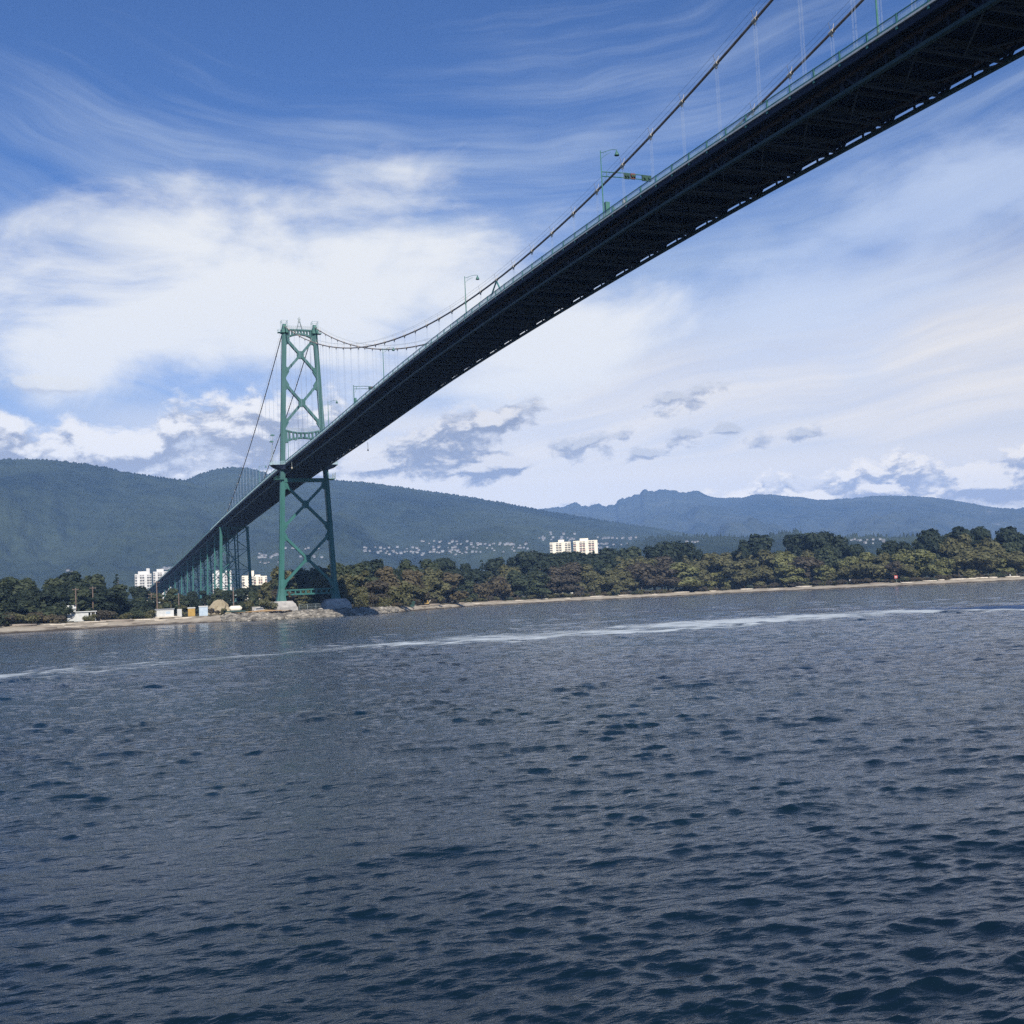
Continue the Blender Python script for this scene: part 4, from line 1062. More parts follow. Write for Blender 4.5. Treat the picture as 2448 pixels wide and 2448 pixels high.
def tree_proto(kind, i, shape):
    """unit-height tree (10 m tall): crown mesh and trunk mesh"""
    rng = np.random.default_rng(hash((kind, i, shape)) % 1000 if False else 100 + 17 * i + sum(map(ord, kind + shape)))
    lobes = []
    if shape == 'round':
        for _ in range(15):
            a = rng.uniform(0, 6.28); rr = rng.uniform(0.6, 3.3); z = rng.uniform(1.6, 8.3)
            rr *= 1.0 - max(0, z - 6) * 0.20
            lobes.append((rr * math.cos(a), rr * math.sin(a), z, rng.uniform(1.0, 1.75), rng.uniform(0.75, 1.0)))
        lobes.append((0, 0, 6.0, 2.1, 1.0)); lobes.append((rng.uniform(-.7, .7), rng.uniform(-.7, .7), 8.4, 1.35, 1.0))
        n, size = 2700, 0.33
    elif shape == 'tall':
        for _ in range(12):
            a = rng.uniform(0, 6.28); z = rng.uniform(1.4, 8.8); rr = rng.uniform(0.3, 2.0) * (1.15 - z / 13)
            lobes.append((rr * math.cos(a), rr * math.sin(a), z, rng.uniform(0.75, 1.3) * (1.2 - z / 22), rng.uniform(0.9, 1.25)))
        n, size = 1700, 0.28
    elif shape == 'cone':
        for k in range(14):
            z = 1.4 + 8.4 * k / 13; r = 2.0 * (1 - z / 10.4) ** 0.8 + 0.12
            for _ in range(3 if k < 9 else 1):
                a = rng.uniform(0, 6.28); q = r * rng.uniform(0.35, 0.75)
                lobes.append((q * math.cos(a), q * math.sin(a), z + rng.uniform(-.25, .25), r * 0.58 + 0.1, 0.55))
        n, size = 1500, 0.27
    elif shape == 'bush':
        for _ in range(8):
            a = rng.uniform(0, 6.28); rr = rng.uniform(0.5, 5.2)
            lobes.append((rr * math.cos(a), rr * math.sin(a), rng.uniform(1.8, 6.6), rng.uniform(1.8, 3.1), rng.uniform(0.7, 1.1)))
        n, size = 1300, 0.42
    V = leaf_cloud(rng, lobes, n, size)
    V[:, 2] = np.maximum(V[:, 2], 0.05)
    q = np.arange(len(V)).reshape(-1, 4)
    cr = mesh_np('crown', V, quads=q, mat=LEAF[kind])
    mb = MB(); tips = [l[:3] for l in lobes[:: max(1, len(lobes) // 6)]]
    if shape == 'bush': 
        for t in tips: mb.tube([(0, 0, -0.5), t], [0.16, 0.05], 4)
    elif shape == 'cone': mb.tube([(0, 0, -0.8), (0, 0, 9.4)], [0.2, 0.03], 6)
    else: limbs(mb, rng, 10, 0.24, tips)
    tk = mb.build('stem' if shape == 'bush' else 'trunk', M['bark'])
    PROTO[(kind, shape, i)] = (cr.data, tk.data)
    for o in (cr, tk): bpy.data.objects.remove(o)
for kind in ('olive', 'ochre', 'yellowgreen', 'brown', 'green', 'dark'):
    for i in range(2): tree_proto(kind, i, 'round')
for kind in ('olive', 'green', 'dark', 'brown'): tree_proto(kind, 0, 'tall')
for i in range(2): tree_proto('conifer', i, 'cone')
for kind in ('brown', 'olive', 'green', 'ochre', 'red', 'dark', 'yellowgreen'): tree_proto(kind, 0, 'bush')
WORD = {'olive': 'olive green', 'ochre': 'ochre tinted', 'yellowgreen': 'yellow green', 'brown': 'russet brown', 'green': 'mid green', 'dark': 'dark green', 'conifer': 'blackish green', 'red': 'dark red'}
SHW = {'round': 'broad tree', 'tall': 'slim tree', 'cone': 'conifer', 'bush': 'bush'}
SEG = [(-99, 3.4, 'by the white hut'), (3.4, 8.3, 'beside the approach viaduct'), (8.3, 14.2, 'behind the tower'), (14.2, 17.6, 'near the yellow digger'), (17.6, 22.3, 'below the apartment slabs'), (22.3, 30.5, 'along the middle shore'), (30.5, 37.5, 'below the craggy mountain'), (37.5, 99, 'around the red sign')]
TREES = []
def plant(kind, shape, az, off, h, wide=1.0, row='front'):
    keys = [k for k in PROTO if k[0] == kind and k[1] == shape]
    key = keys[random.randrange(len(keys))]
    name = {'bush': 'bush', 'cone': 'conifer_tree'}.get(shape, 'leafy_tree')
    if 0.2 < az < 1.85 and off < 45 and h > 3.7: return None
    if 6.7 < az < 7.8 and off < 62 and shape != 'bush': return None
    p = on_land(az, off)
    t = empty(name, p, random.uniform(0, 6.28)); s = h / 10.0
    t.scale = (s * wide, s * wide, s)
    for me, nm in zip(PROTO[key], ('crown', 'stem' if shape == 'bush' else 'trunk')):
        o = bpy.data.objects.new(nm, me); COL.objects.link(o); o.parent = t
    seg = next(w for a, b, w in SEG if a <= az < b)
    TREES.append((t, kind, shape, row, seg, az))
    return t
# height of the tree tops along the shore: picture column, row of the skyline
LINE = [(-150, 1372), (0, 1368), (60, 1378), (106, 1374), (150, 1368), (185, 1363), (217, 1361), (260, 1366), (304, 1364), (325, 1390), (345, 1412), (400, 1420), (440, 1412), (500, 1405), (560, 1405), (600, 1400), (640, 1385), (657, 1352), (690, 1350), (766, 1342), (843, 1336), (880, 1334), (951, 1329), (1008, 1336), (1069, 1328), (1120, 1335), (1170, 1331), (1237, 1321), (1261, 1314), (1300, 1320), (1355, 1316), (1400, 1322), (1422, 1312), (1480, 1305), (1524, 1298), (1592, 1291), (1636, 1294), (1680, 1293), (1726, 1296), (1750, 1306), (1787, 1275), (1813, 1277), (1840, 1298), (1870, 1306), (1909, 1270), (1935, 1285), (1968, 1267), (1990, 1270), (2015, 1302), (2047, 1296), (2080, 1306), (2110, 1290), (2145, 1286), (2172, 1292), (2218, 1268), (2240, 1256), (2269, 1253), (2310, 1254), (2343, 1257), (2370, 1272), (2394, 1268), (2428, 1250), (2448, 1258), (2520, 1250), (2600, 1262)]
LX = [l[0] for l in LINE]; LY = [l[1] for l in LINE]
def col_of(az):
    lo, hi = -400, 3000
    for _ in range(40):
        m = (lo + hi) / 2
        y = float(np.interp(m, LX, LY))
        if math.degrees(az_el(m, y)[0]) < az: lo = m
        else: hi = m
    return (lo + hi) / 2
def top_h(az, off):
    """height that brings a tree at this bearing up to the tree line"""
    x = col_of(az); y = float(np.interp(x, LX, LY)); e = az_el(x, y)[1]
    d = shore(az) + off
    return CAM.z + d * math.tan(e) - ground_z(az, off)
rt = random.Random(21)
def pick(opts):
    r = rt.random() * sum(o[1] for o in opts)
    for k, w in opts:
        r -= w
        if r <= 0: return k
    return opts[0][0]
def zone(az):
    if az < 3.8: return dict(front=[('green', 4), ('dark', 4)], mid=[('green', 4), ('dark', 3)], back=[('green', 4), ('dark', 4), ('conifer', 1)])
    if az < 8.3: return dict(front=[('olive', 2), ('green', 3)], mid=[('green', 3), ('olive', 2), ('dark', 2)], back=[('green', 2), ('dark', 3)])
    if az < 17.6: return dict(front=[('olive', 4), ('ochre', 2), ('brown', 2)], mid=[('olive', 4), ('ochre', 2), ('green', 2), ('brown', 1)], back=[('green', 3), ('dark', 3), ('olive', 2)])
    if az < 22.3: return dict(front=[('brown', 2), ('olive', 3), ('green', 2), ('ochre', 1)], mid=[('green', 3), ('dark', 3), ('olive', 1)], back=[('dark', 5), ('conifer', 2), ('green', 1)])
    if az < 30.5: return dict(front=[('olive', 4), ('brown', 3), ('yellowgreen', 1)], mid=[('olive', 3), ('brown', 2), ('green', 2)], back=[('dark', 5), ('green', 2), ('conifer', 1)])
    return dict(front=[('yellowgreen', 4), ('olive', 4), ('brown', 2)], mid=[('yellowgreen', 3), ('olive', 4), ('green', 2)], back=[('green', 3), ('olive', 4), ('yellowgreen', 1)])
def width_step(az, h, f): return math.degrees(h * f / shore(az))
def gap(az): return 5.0 < az < 13.6          # open ground round the tower and viaduct
az = -5.0
while az < 48:                                # back row: sets the skyline
    off = rt.uniform(78, 125); h = top_h(az, off) * (rt.uniform(0.93, 1.03) if az < 29.5 else rt.uniform(0.78, 0.92))
    if h > 5 and not (3.6 < az < 9.4 and h < 9):
        k = pick(zone(az)['back']); sh = 'cone' if k == 'conifer' else ('tall' if k in ('green', 'dark') and rt.random() < 0.25 else 'round')
        plant(k, sh, az, off, h, {'cone': 1.0, 'tall': 1.2, 'round': 1.15}[sh] * rt.uniform(0.9, 1.25), 'back')
    az += width_step(az, max(h, 12), 0.38 if az > 13 else 0.36)
az = -5.0
while az < 48:                                # middle row
    if 5.2 < az < 9.5: az += 0.7; 
    off = rt.uniform(48, 66) if not 8.3 < az < 15 else rt.uniform(62, 80)
    h = top_h(az, off) * rt.uniform(0.70, 0.86)
    if h > 4:
        k = pick(zone(az)['mid']); sh = 'tall' if k in ('green', 'dark', 'olive') and rt.random() < 0.15 else 'round'
        plant(k, sh, az, off, h, rt.uniform(1.15, 1.5), 'middle')
    az += width_step(az, max(h, 9), 0.50)
az = -5.0
while az < 48:                                # front row
    if 4.6 < az < 9.6: az += 0.8
    off = rt.uniform(30, 42) if not 9 < az < 15 else rt.uniform(48, 60)
    h = top_h(az, off) * rt.uniform(0.36, 0.72)
    if h > 3:
        plant(pick(zone(az)['front']), 'round' if rt.random() < 0.85 else 'bush', az, off, h, rt.uniform(1.2, 2.0), 'front')
    az += width_step(az, max(h, 7), 0.60)
az = -5.0
while az < 48:                                # bushes along the top of the beach
    if not 4.2 < az < 14.9 and not 0.35 < az < 1.4:
        h = rt.uniform(2.6, 4.8) if az > 14 else rt.uniform(3.0, 5.5)
        plant(pick([('brown', 4), ('olive', 3), ('green', 1 if az > 5 else 3), ('ochre', 1)]), 'bush', az, rt.uniform(22, 30), h, rt.uniform(1.1, 1.6), 'beach')
    az += width_step(az, 4.2, 0.95)
for a_, off, h, k in ((9.4, 40, 6, 'olive'), (11.2, 44, 7, 'olive'), (11.7, 46, 6.5, 'green'), (12.2, 42, 5.5, 'ochre'), (13.9, 40, 7.5, 'olive'), (14.3, 44, 7, 'brown'), (14.8, 40, 6, 'olive'), (6.85, 30, 3.4, 'brown'), (7.4, 33, 3.0, 'olive'), (7.15, 31, 2.2, 'brown'), (8.6, 54, 6, 'olive')):
    plant(k, 'bush', a_, off, h, 1.0, 'beach')
plant('red', 'bush', 2.28, 40, 7.0, 0.9, 'beach')
plant('olive', 'bush', 1.55, 24, 3.6, 1.1, 'beach')
plant('brown', 'bush', 2.2, 26, 4.6, 1.2, 'beach')
plant('green', 'tall', 5.1, 38, 12.5, 1.25, 'front')

for px, w_ in ((1773, 1.0), (1800, 1.3), (1909, 1.35), (1940, 1.0), (1968, 1.4), (1998, 1.0), (2047, 1.2), (2125, 1.1), (2160, 1.2), (2218, 1.1), (2240, 1.3), (2300, 1.2), (2343, 1.3), (2428, 1.3), (1592, 1.2), (1640, 1.1)):
    a_ = math.degrees(az_el(px, 1300)[0]); plant('dark', 'round', a_, 70, top_h(a_, 70) * rt.uniform(0.98, 1.03), w_ * 0.8, 'back')
for a_ in np.arange(22.2, 26.4, 0.42): plant('dark', 'round', a_, 72, top_h(a_, 72) * rt.uniform(0.97, 1.05), 1.2, 'back')
# labels: look, row, stretch of shore, then the order within that set
ROWW = {'front': 'in front row', 'middle': 'in middle row', 'back': 'on the skyline', 'beach': 'above the beach'}
ORD = ['first', 'second', 'third', 'fourth', 'fifth', 'sixth', 'seventh', 'eighth', 'ninth', 'tenth', 'eleventh', 'twelfth', 'thirteenth', 'fourteenth', 'fifteenth', 'sixteenth']
sets = {}
for rec in TREES: sets.setdefault(rec[1:5], []).append(rec)
for (k, sh, row, seg), rs in sets.items():
    rs.sort(key=lambda r: r[5])
    for i, rec in enumerate(rs):
        base = f"{WORD[k]} {SHW[sh]} {ROWW[row]} {seg}"
        if len(rs) > 1: base = f"{WORD[k]} {SHW[sh]} {ROWW[row]} {seg}, {ORD[min(i, 15)]} from left"

        tag(rec[0], base, 'bush' if sh == 'bush' else 'tree', {'bush': 'bushes along the beach', 'cone': 'conifers on the far shore'}.get(sh, 'leafy trees on the far shore'))

# ------------------------------------------------------------------ rip-rap, logs and other shore things
def boulders(n, rng):
    V = []; Q = []
    ico = bmesh.new(); bmesh.ops.create_icosphere(ico, subdivisions=2, radius=1.0)
    bv = np.array([v.co[:] for v in ico.verts]); bf = np.array([[v.index for v in f.verts] for f in ico.faces]); ico.free()
    for i in range(n):
        az = rng.uniform(7.4, 15.5); t = rng.uniform(0, 1)
        d = shore(az) + (-2.5 + 22 * t if az < 14.5 else -2 + 15 * t)
        s = rng.uniform(0.4, 0.85) * (1.0 if rng.random() < 0.8 else 1.6)
        nrm = rng.normal(size=(7, 3)); nrm /= np.linalg.norm(nrm, axis=1)[:, None]; lim = rng.uniform(0.55, 0.9, 7)
        v = bv.copy()
        for nv, l in zip(nrm, lim):
            o = v @ nv - l; v = v - np.maximum(o, 0)[:, None] * nv
        v = v * (np.array([rng.uniform(0.9, 1.5), rng.uniform(0.9, 1.4), rng.uniform(0.6, 0.9)]) * s)
        a = rng.uniform(0, 6.28); c, sn = math.cos(a), math.sin(a)
        v = np.stack([v[:, 0] * c - v[:, 1] * sn, v[:, 0] * sn + v[:, 1] * c, v[:, 2]], -1)
        z = min(-0.1 + 2.6 * t ** 0.8, 2.3) if az < 14.5 else 0.2 + 2.0 * t
        v += np.array([d * math.sin(R(az)), d * math.cos(R(az)), z])
        Q.append(bf + len(V) * len(bv)); V.append(v)
    o = mesh_np('riprap_rocks', np.concatenate(V), tris=np.concatenate(Q), mat=M['rock'])
    tag(o, 'pale tumbled rocks banked along the water below the tower footings', 'rocks', kind='stuff')
boulders(1900, np.random.default_rng(4))
# driftwood logs
rl = random.Random(5); LOGS = []
logs = [(-1.3, 20), (-0.6, 9), (0.2, 16), (0.9, 7), (1.6, 20), (2.0, 10), (2.7, 18), (3.4, 8), (3.9, 18), (4.6, 12), (5.6, 16), (16.8, 14), (17.2, 20), (17.9, 12), (18.6, 19), (19.4, 10), (20.3, 18), (21.5, 16), (22.6, 20), (23.8, 14), (25.2, 20), (26.6, 18), (28.0, 12), (29.3, 20), (30.8, 16), (32.4, 20), (33.6, 12), (35.0, 20), (36.6, 18), (38.3, 20), (39.6, 14), (40.6, 20), (41.1, 22), (41.8, 22), (42.3, 21), (42.8, 22), (43.3, 21), (44.1, 20)]
for i, (a_, of) in enumerate(logs):
    p = on_land(a_, of); ln = rl.uniform(4, 11); r = rl.uniform(0.22, 0.5) * (1.3 if a_ > 40.5 else 1)
    b = MB(); b.tube([(-ln / 2, 0, 0), (-ln * 0.1, 0.1, 0.05), (ln / 2, 0, 0.0)], [r * 1.15, r, r * 0.7], 8)
    if rl.random() < 0.45: b.tube([(-ln / 2, 0, 0), (-ln / 2 - 0.4, 0.3, 0.9)], [r * 0.6, 0.06], 5).tube([(-ln / 2, 0, 0), (-ln / 2 - 0.5, -0.4, 0.5)], [r * 0.5, 0.06], 5)
    pale = rl.random() < 0.5 or a_ > 40
    o = b.build('driftwood_log', M['wood_pale'] if pale else M['wood_grey'], None, True)
    o.location = p + Vector((0, 0, r * 0.6)); o.rotation_euler = (0, 0, -R(a_) + rl.uniform(-0.5, 0.5))
    LOGS.append((o, a_, pale, ln, rl))
grp = {}
for o, a_, pale, ln, _ in LOGS:
    seg = 'left beach by the white hut' if a_ < 3.4 else 'sand below the white site cabin' if a_ < 8 else 'sand beyond the yellow digger' if a_ < 22.3 else 'middle beach below brownish bushes' if a_ < 33 else 'beach near the red sign'
    grp.setdefault((pale, ln > 7.5, seg), []).append((a_, o))
for (pale, lng, seg), os_ in grp.items():
    os_.sort(key=lambda q: q[0])
    for i, (a_, o) in enumerate(os_):
        tag(o, f"{'bleached' if pale else 'grey brown'} {'long' if lng else 'short'} driftwood log on the {seg}" + (f", {ORD[i]} from left" if len(os_) > 1 else ''), 'log', 'driftwood logs on the beach')
# sandy grass patch between viaduct leg and footing
p = on_land(9.3, 22)
b = MB()
ring = [(p.x + 10 * math.cos(t) * (1 + 0.15 * math.sin(3 * t)), p.y + 7 * math.sin(t), 3.05) for t in np.linspace(0, 6.28, 20)[:-1]]
b.add(ring + [(p.x, p.y, 3.75)], [(i, (i + 1) % 19, 19) for i in range(19)])
o = b.build('dry_grass', M['dry_grass']); tag(o, 'patch of tan dry grass between the viaduct leg and the tower footing', 'grass', kind='stuff')

def prop(name, az, off, label, cat, group=None, face=None):
    p = on_land(az, off)
    return tag(empty(name, p, -R(az) if face is None else face), label, cat, group)
# white hut: two blocks, the left one with an upper lookout room
t = prop('shore_hut', 0.95, 31, 'white flat roofed hut with raised lookout room in bushes on the left shore', 'hut')
b = MB(); b.box((2.2, 0, 2.2), (7.4, 5.0, 4.4)); b.build('wall', M['white_paint'], t)
b = MB(); b.box((-2.7, 0, 3.4), (4.2, 4.4, 6.2)); b.build('lookout_room', M['white_paint'], t)
b = MB(); b.box((4.3, -0.3, 4.6), (11.8, 5.8, 0.4)); b.build('roof', M['white_paint'], t)
b = MB(); b.add([(-5.4, -2.9, 6.3), (-0.3, -2.9, 6.3), (-0.3, 2.9, 6.3), (-5.4, 2.9, 6.3), (-5.0, -1.6, 7.9), (-0.5, -1.6, 7.9), (-0.5, 1.6, 7.9), (-5.0, 1.6, 7.9)], [(0, 3, 2, 1), (4, 5, 6, 7), (0, 1, 5, 4), (1, 2, 6, 5), (2, 3, 7, 6), (3, 0, 4, 7)]); b.build('hipped_roof', M['white_paint'], t)
for x in (7.2, 9.4):
    b = MB(); b.box((x, -2.4, 2.2), (0.45, 0.45, 4.4)); b.build('porch_post', M['white_paint'], t)
b = MB(); b.box((-2.7, -2.22, 2.0), (1.2, 0.06, 1.4)); b.build('window', M['window_dark'], t)
t.scale = (0.66, 0.66, 0.74)
def utility_pole(az, off, h, label, arms=1, lampz=None):
    t = prop('utility_pole', az, off, label, 'utility pole', 'utility poles behind the shore')
    b = MB(); b.tube([(0, 0, -0.5), (0, 0, h)], [0.26, 0.17], 8); b.build('pole', M['pole_wood'], t)
    for k in range(arms):
        b = MB(); b.box((0, -0.22, h - 0.6 - 1.3 * k), (2.4, 0.12, 0.16))
        for q in (-1, 0, 1): b.tube([(q * 0.95, -0.22, h - 0.55 - 1.3 * k), (q * 0.95, -0.22, h - 0.2 - 1.3 * k)], 0.06, 6)
        b.build('crossarm', M['pole_wood'], t)
    if lampz:
        b = MB(); b.tube([(0, 0, lampz), (0.9, -0.2, lampz + 0.1)], 0.05, 5).tube([(0.9, -0.2, lampz - 0.15), (0.9, -0.2, lampz + 0.25)], [0.35, 0.3], 8); b.build('transformer', M['galvanised'], t)
utility_pole(0.92, 38, 12.0, 'pale utility pole rising behind the lookout room of the white hut')
utility_pole(1.65, 44, 12.5, 'utility pole among trees behind the flat roof of the white hut')
utility_pole(4.45, 34, 14.0, 'tall pinkish utility pole with transformer behind the white site cabin', 1, 5.6)
utility_pole(4.20, 38, 9.5, 'shorter utility pole with two crossarms beside the tall pinkish one', 2, 6.0)
utility_pole(5.42, 36, 9.0, 'grey pole standing behind the yellow container', 0)
utility_pole(7.9, 30, 10.0, 'slim pole with small lamp between the viaduct legs', 0, 7.0)
utility_pole(20.6, 30, 15.0, 'lone utility pole against the trees halfway along the shore', 1)
# white site cabin with dark flat roof
t = prop('site_cabin', 4.78, 26, 'long white site cabin with grey roof on the beach edge', 'cabin')
b = MB(); b.box((0, 0, 1.6), (6.6, 3.2, 3.0)); b.build('wall', M['white_paint'], t)
b = MB(); b.box((0, 0, 3.25), (7.2, 3.7, 0.35)); b.build('roof', M['roof_grey'], t)
b = MB(); b.box((1.2, -1.63, 1.9), (1.6, 0.06, 0.8)); b.build('window', M['blue_grey'], t)
b = MB(); b.box((0.4, -2.3, 0.3), (10.5, 1.4, 0.45)); b.build('deck_step', M['wood_pale'], t)
def container(az, off, size, mat, label, lid=True):
    t = prop('container', az, off, label, 'container', 'containers by the white site cabin')
    b = MB(); b.box((0, 0, size[2] / 2), size)
    for k in range(int(size[0] / 0.5)): b.box((-size[0] / 2 + 0.25 + 0.5 * k, -size[1] / 2 - 0.03, size[2] / 2), (0.16, 0.08, size[2] * 0.9))
    b.build('body', mat, t)
    if lid:
        b = MB(); b.box((0, 0, size[2] + 0.22), (size[0] + 0.3, size[1] + 0.3, 0.4)); b.build('lid', M['white_paint'], t)
container(5.44, 28, (1.7, 2.6, 3.0), M['white_paint'], 'narrow white container standing between the cabin and the yellow one', False)
container(5.98, 28, (2.6, 2.6, 3.0), M['yellow_paint'], 'yellow container with white lid')
container(6.52, 26, (3.2, 2.6, 3.4), M['blue_grey'], 'pale blue grey container next to the yellow one')
t = prop('sand_heap', 7.15, 45, 'tan heap of sand rising behind the blue grey container', 'sand heap')
rng = np.random.default_rng(8); b = MB()
th = np.linspace(0, 2 * np.pi, 25)[:-1]; vs = []; fs = []
for j, (rr, z) in enumerate(((5.6, -0.3), (4.6, 1.6), (3.4, 3.3), (2.1, 4.7), (0.8, 5.5))):
    for a_ in th: vs.append((rr * math.cos(a_) * rng.uniform(0.82, 1.12) + 0.3 * j, 0.8 * rr * math.sin(a_) * rng.uniform(0.85, 1.1), z + rng.uniform(-0.4, 0.4)))
for j in range(4):
    for k in range(24): fs.append((j * 24 + k, j * 24 + (k + 1) % 24, (j + 1) * 24 + (k + 1) % 24, (j + 1) * 24 + k))
fs.append(tuple(96 + k for k in range(24))); b.add(vs, fs); b.build('heap', M['sand_pile'], t)
# vehicles
def vehicle(az, off, body, roof, label, cat, name, face, load=None):
    t = prop(name, az, off, label, cat, 'vehicles parked under the bridge', face)
    b = MB(); b.frustum((0, 0, 0.45), (4.4, 1.75, 0), (0, 0, 1.05), (4.3, 1.7, 0)).frustum((0.1, 0, 1.05), (3.4, 1.65, 0), (0.1, 0, 1.8), (2.6, 1.4, 0)); b.build('body', body, t)
    b = MB(); b.frustum((0.1, 0, 1.12), (3.2, 1.69, 0), (0.1, 0, 1.66), (2.66, 1.52, 0)); b.build('window', M['window_dark'], t)
    for x in (-1.4, 1.4):
        for y in (-0.82, 0.82):
            b = MB(); b.tube([(x, y - 0.12, 0.36), (x, y + 0.12, 0.36)], 0.36, 12); b.build('wheel', M['dark_rubber'], t)
vehicle(9.05, 38, M['white_paint'], None, 'white car parked at the foot of the wide viaduct bent', 'car', 'parked_car', 0.2)
t = prop('trailer', 7.98, 28, 'dark flat trailer carrying a rounded cream load behind the rocks', 'trailer', 'vehicles parked under the bridge')
b = MB(); b.box((0, 0, 1.1), (7.0, 2.2, 0.5)).beam((3.5, 0, 1.0), (5.2, 0, 0.7), 0.3, 0.25); b.build('flatbed', M['dark_green_paint'], t)
b = MB(); b.tube([(-2.0, 0, 2.0), (-1.6, 0, 2.15), (1.6, 0, 2.15), (2.2, 0, 1.9)], [0.7, 1.05, 1.05, 0.6], 12); b.build('load', M['cream_paint'], t)
for x in (-1.2, 0.2):
    for y in (-1.0, 1.0):
        b = MB(); b.tube([(x, y - 0.15, 0.5), (x, y + 0.15, 0.5)], 0.5, 12); b.build('wheel', M['dark_rubber'], t)
# chain fence between the footings
def fence(P, h, name, label, gap_=3.0, wire=True):
    t = tag(empty(name, P[0]), label, 'fence'); b = MB(); w = MB()
    o0 = Vector(P[0])
    for a_, c in zip(P[:-1], P[1:]):
        a_ = Vector(a_) - o0; c = Vector(c) - o0; d = c - a_; n = max(1, int(d.length / gap_))
        for k in range(n + 1): b.tube([a_ + d * k / n, a_ + d * k / n + Vector((0, 0, h))], 0.06, 6)
        for z in (0.05, h * 0.5, h): w.tube([a_ + Vector((0, 0, z)), c + Vector((0, 0, z))], 0.035, 4)
        m = int(d.length / 0.35)
        for k in range(m):
            q = a_ + d * k / m
            w.tube([q + Vector((0, 0, 0.05)), q + Vector((0, 0, h)) + d / m * 0.9], 0.014, 3, caps=False); w.tube([q + Vector((0, 0, h)), q + Vector((0, 0, 0.05)) + d / m * 0.9], 0.014, 3, caps=False)
    b.build('fence_post', M['galvanised'], t); w.build('wire_mesh', M['galvanised'], t)
fence([(AX - 5.0, 456, 2.9), (AX + 4.8, 456, 2.9)], 2.2, 'chain_fence', 'grey chain link fence between the two tower footings')
fence([tuple(on_land(a_, 33)) for a_ in np.arange(39.4, 46.2, 0.4)], 1.6, 'shore_fence', 'low grey wire fence along the bank by the red sign', 3.5)
# tan wall left of the left footing
t = tag(empty('retaining_wall', (AX - 19.5, 459, 0)), 'low weathered concrete wall running up to the tower footing', 'wall')
b = MB(); b.box((0, 0, 3.3), (6.0, 1.2, 3.4)); b.build('wall', M['concrete'], t)
# red sign, white marker, skip and digger
t = prop('warning_sign', 39.15, 24, 'red and white square warning sign on a post above the beach', 'sign')
b = MB(); b.tube([(0, 0.1, 0), (0, 0.1, 3.6)], 0.1, 6); b.build('post', M['galvanised'], t)
b = MB(); b.box((0, 0, 3.6), (2.0, 0.08, 1.9)); sp_ = b.build('sign_panel', M['red_paint'], t)
b = MB(); b.box((0, -0.05, 3.6), (1.3, 0.03, 0.7)); b.build('white_band', M['white_paint'], sp_)
t = prop('marker_post', 37.1, 24, 'small white topped marker post on the bank in front of olive trees', 'marker post')
b = MB(); b.tube([(0, 0, 0), (0, 0, 2.6)], 0.07, 6); b.build('post', M['wood_grey'], t)
b = MB(); b.box((0, 0, 2.9), (0.8, 0.1, 0.8)); b.build('board', M['white_paint'], t)
t = prop('marker_pillar', 44.0, 26, 'squat white pillar beside the pale logs at the right end of the beach', 'pillar')
b = MB(); b.tube([(0, 0, 0), (0, 0, 1.6), (0, 0, 1.75)], [0.5, 0.45, 0.25], 10); b.build('shaft', M['white_paint'], t)
t = prop('waste_skip', 16.25, 17, 'dark green open skip at the end of the rocks', 'skip')
b = MB(); b.frustum((0, 0, 0.0), (3.0, 1.8, 0), (0, 0, 2.3), (3.8, 2.2, 0)); b.build('body', M['dark_green_paint'], t)
b = MB()
for s in (-1, 1): b.box((0, s * 1.05, 2.36), (3.9, 0.16, 0.16)); b.box((s * 1.9, 0, 2.36), (0.16, 1.9, 0.16))
b.tube([(-0.3, 0, 2.3), (-0.3, 0, 3.3)], 0.08, 6); b.build('rim', M['green_paint'], t)
t = prop('digger', 17.0, 19, 'small yellow digger parked among driftwood on the beach', 'digger')
b = MB()
for s in (-1, 1): b.box((0, s * 0.8, 0.4), (2.8, 0.5, 0.75))
b.build('track', M['dark_rubber'], t)
b = MB(); b.box((0, 0, 1.3), (2.2, 1.6, 0.9)).frustum((0.3, 0, 1.75), (1.2, 1.2, 0), (0.3, 0, 2.7), (1.0, 1.1, 0)); b.build('body', M['yellow_paint'], t)
b = MB(); b.beam((-0.9, 0, 1.5), (-2.2, 0, 3.0), 0.3, 0.35).beam((-2.2, 0, 3.0), (-3.0, 0, 1.2), 0.25, 0.3).box((-3.0, 0, 0.9), (0.7, 0.9, 0.7)); b.build('boom', M['yellow_paint'], t)
b = MB(); b.beam((1.1, 0, 1.5), (2.0, 0, 2.7), 0.3, 0.3); b.build('lift_arm', M['wood_pale'], t)

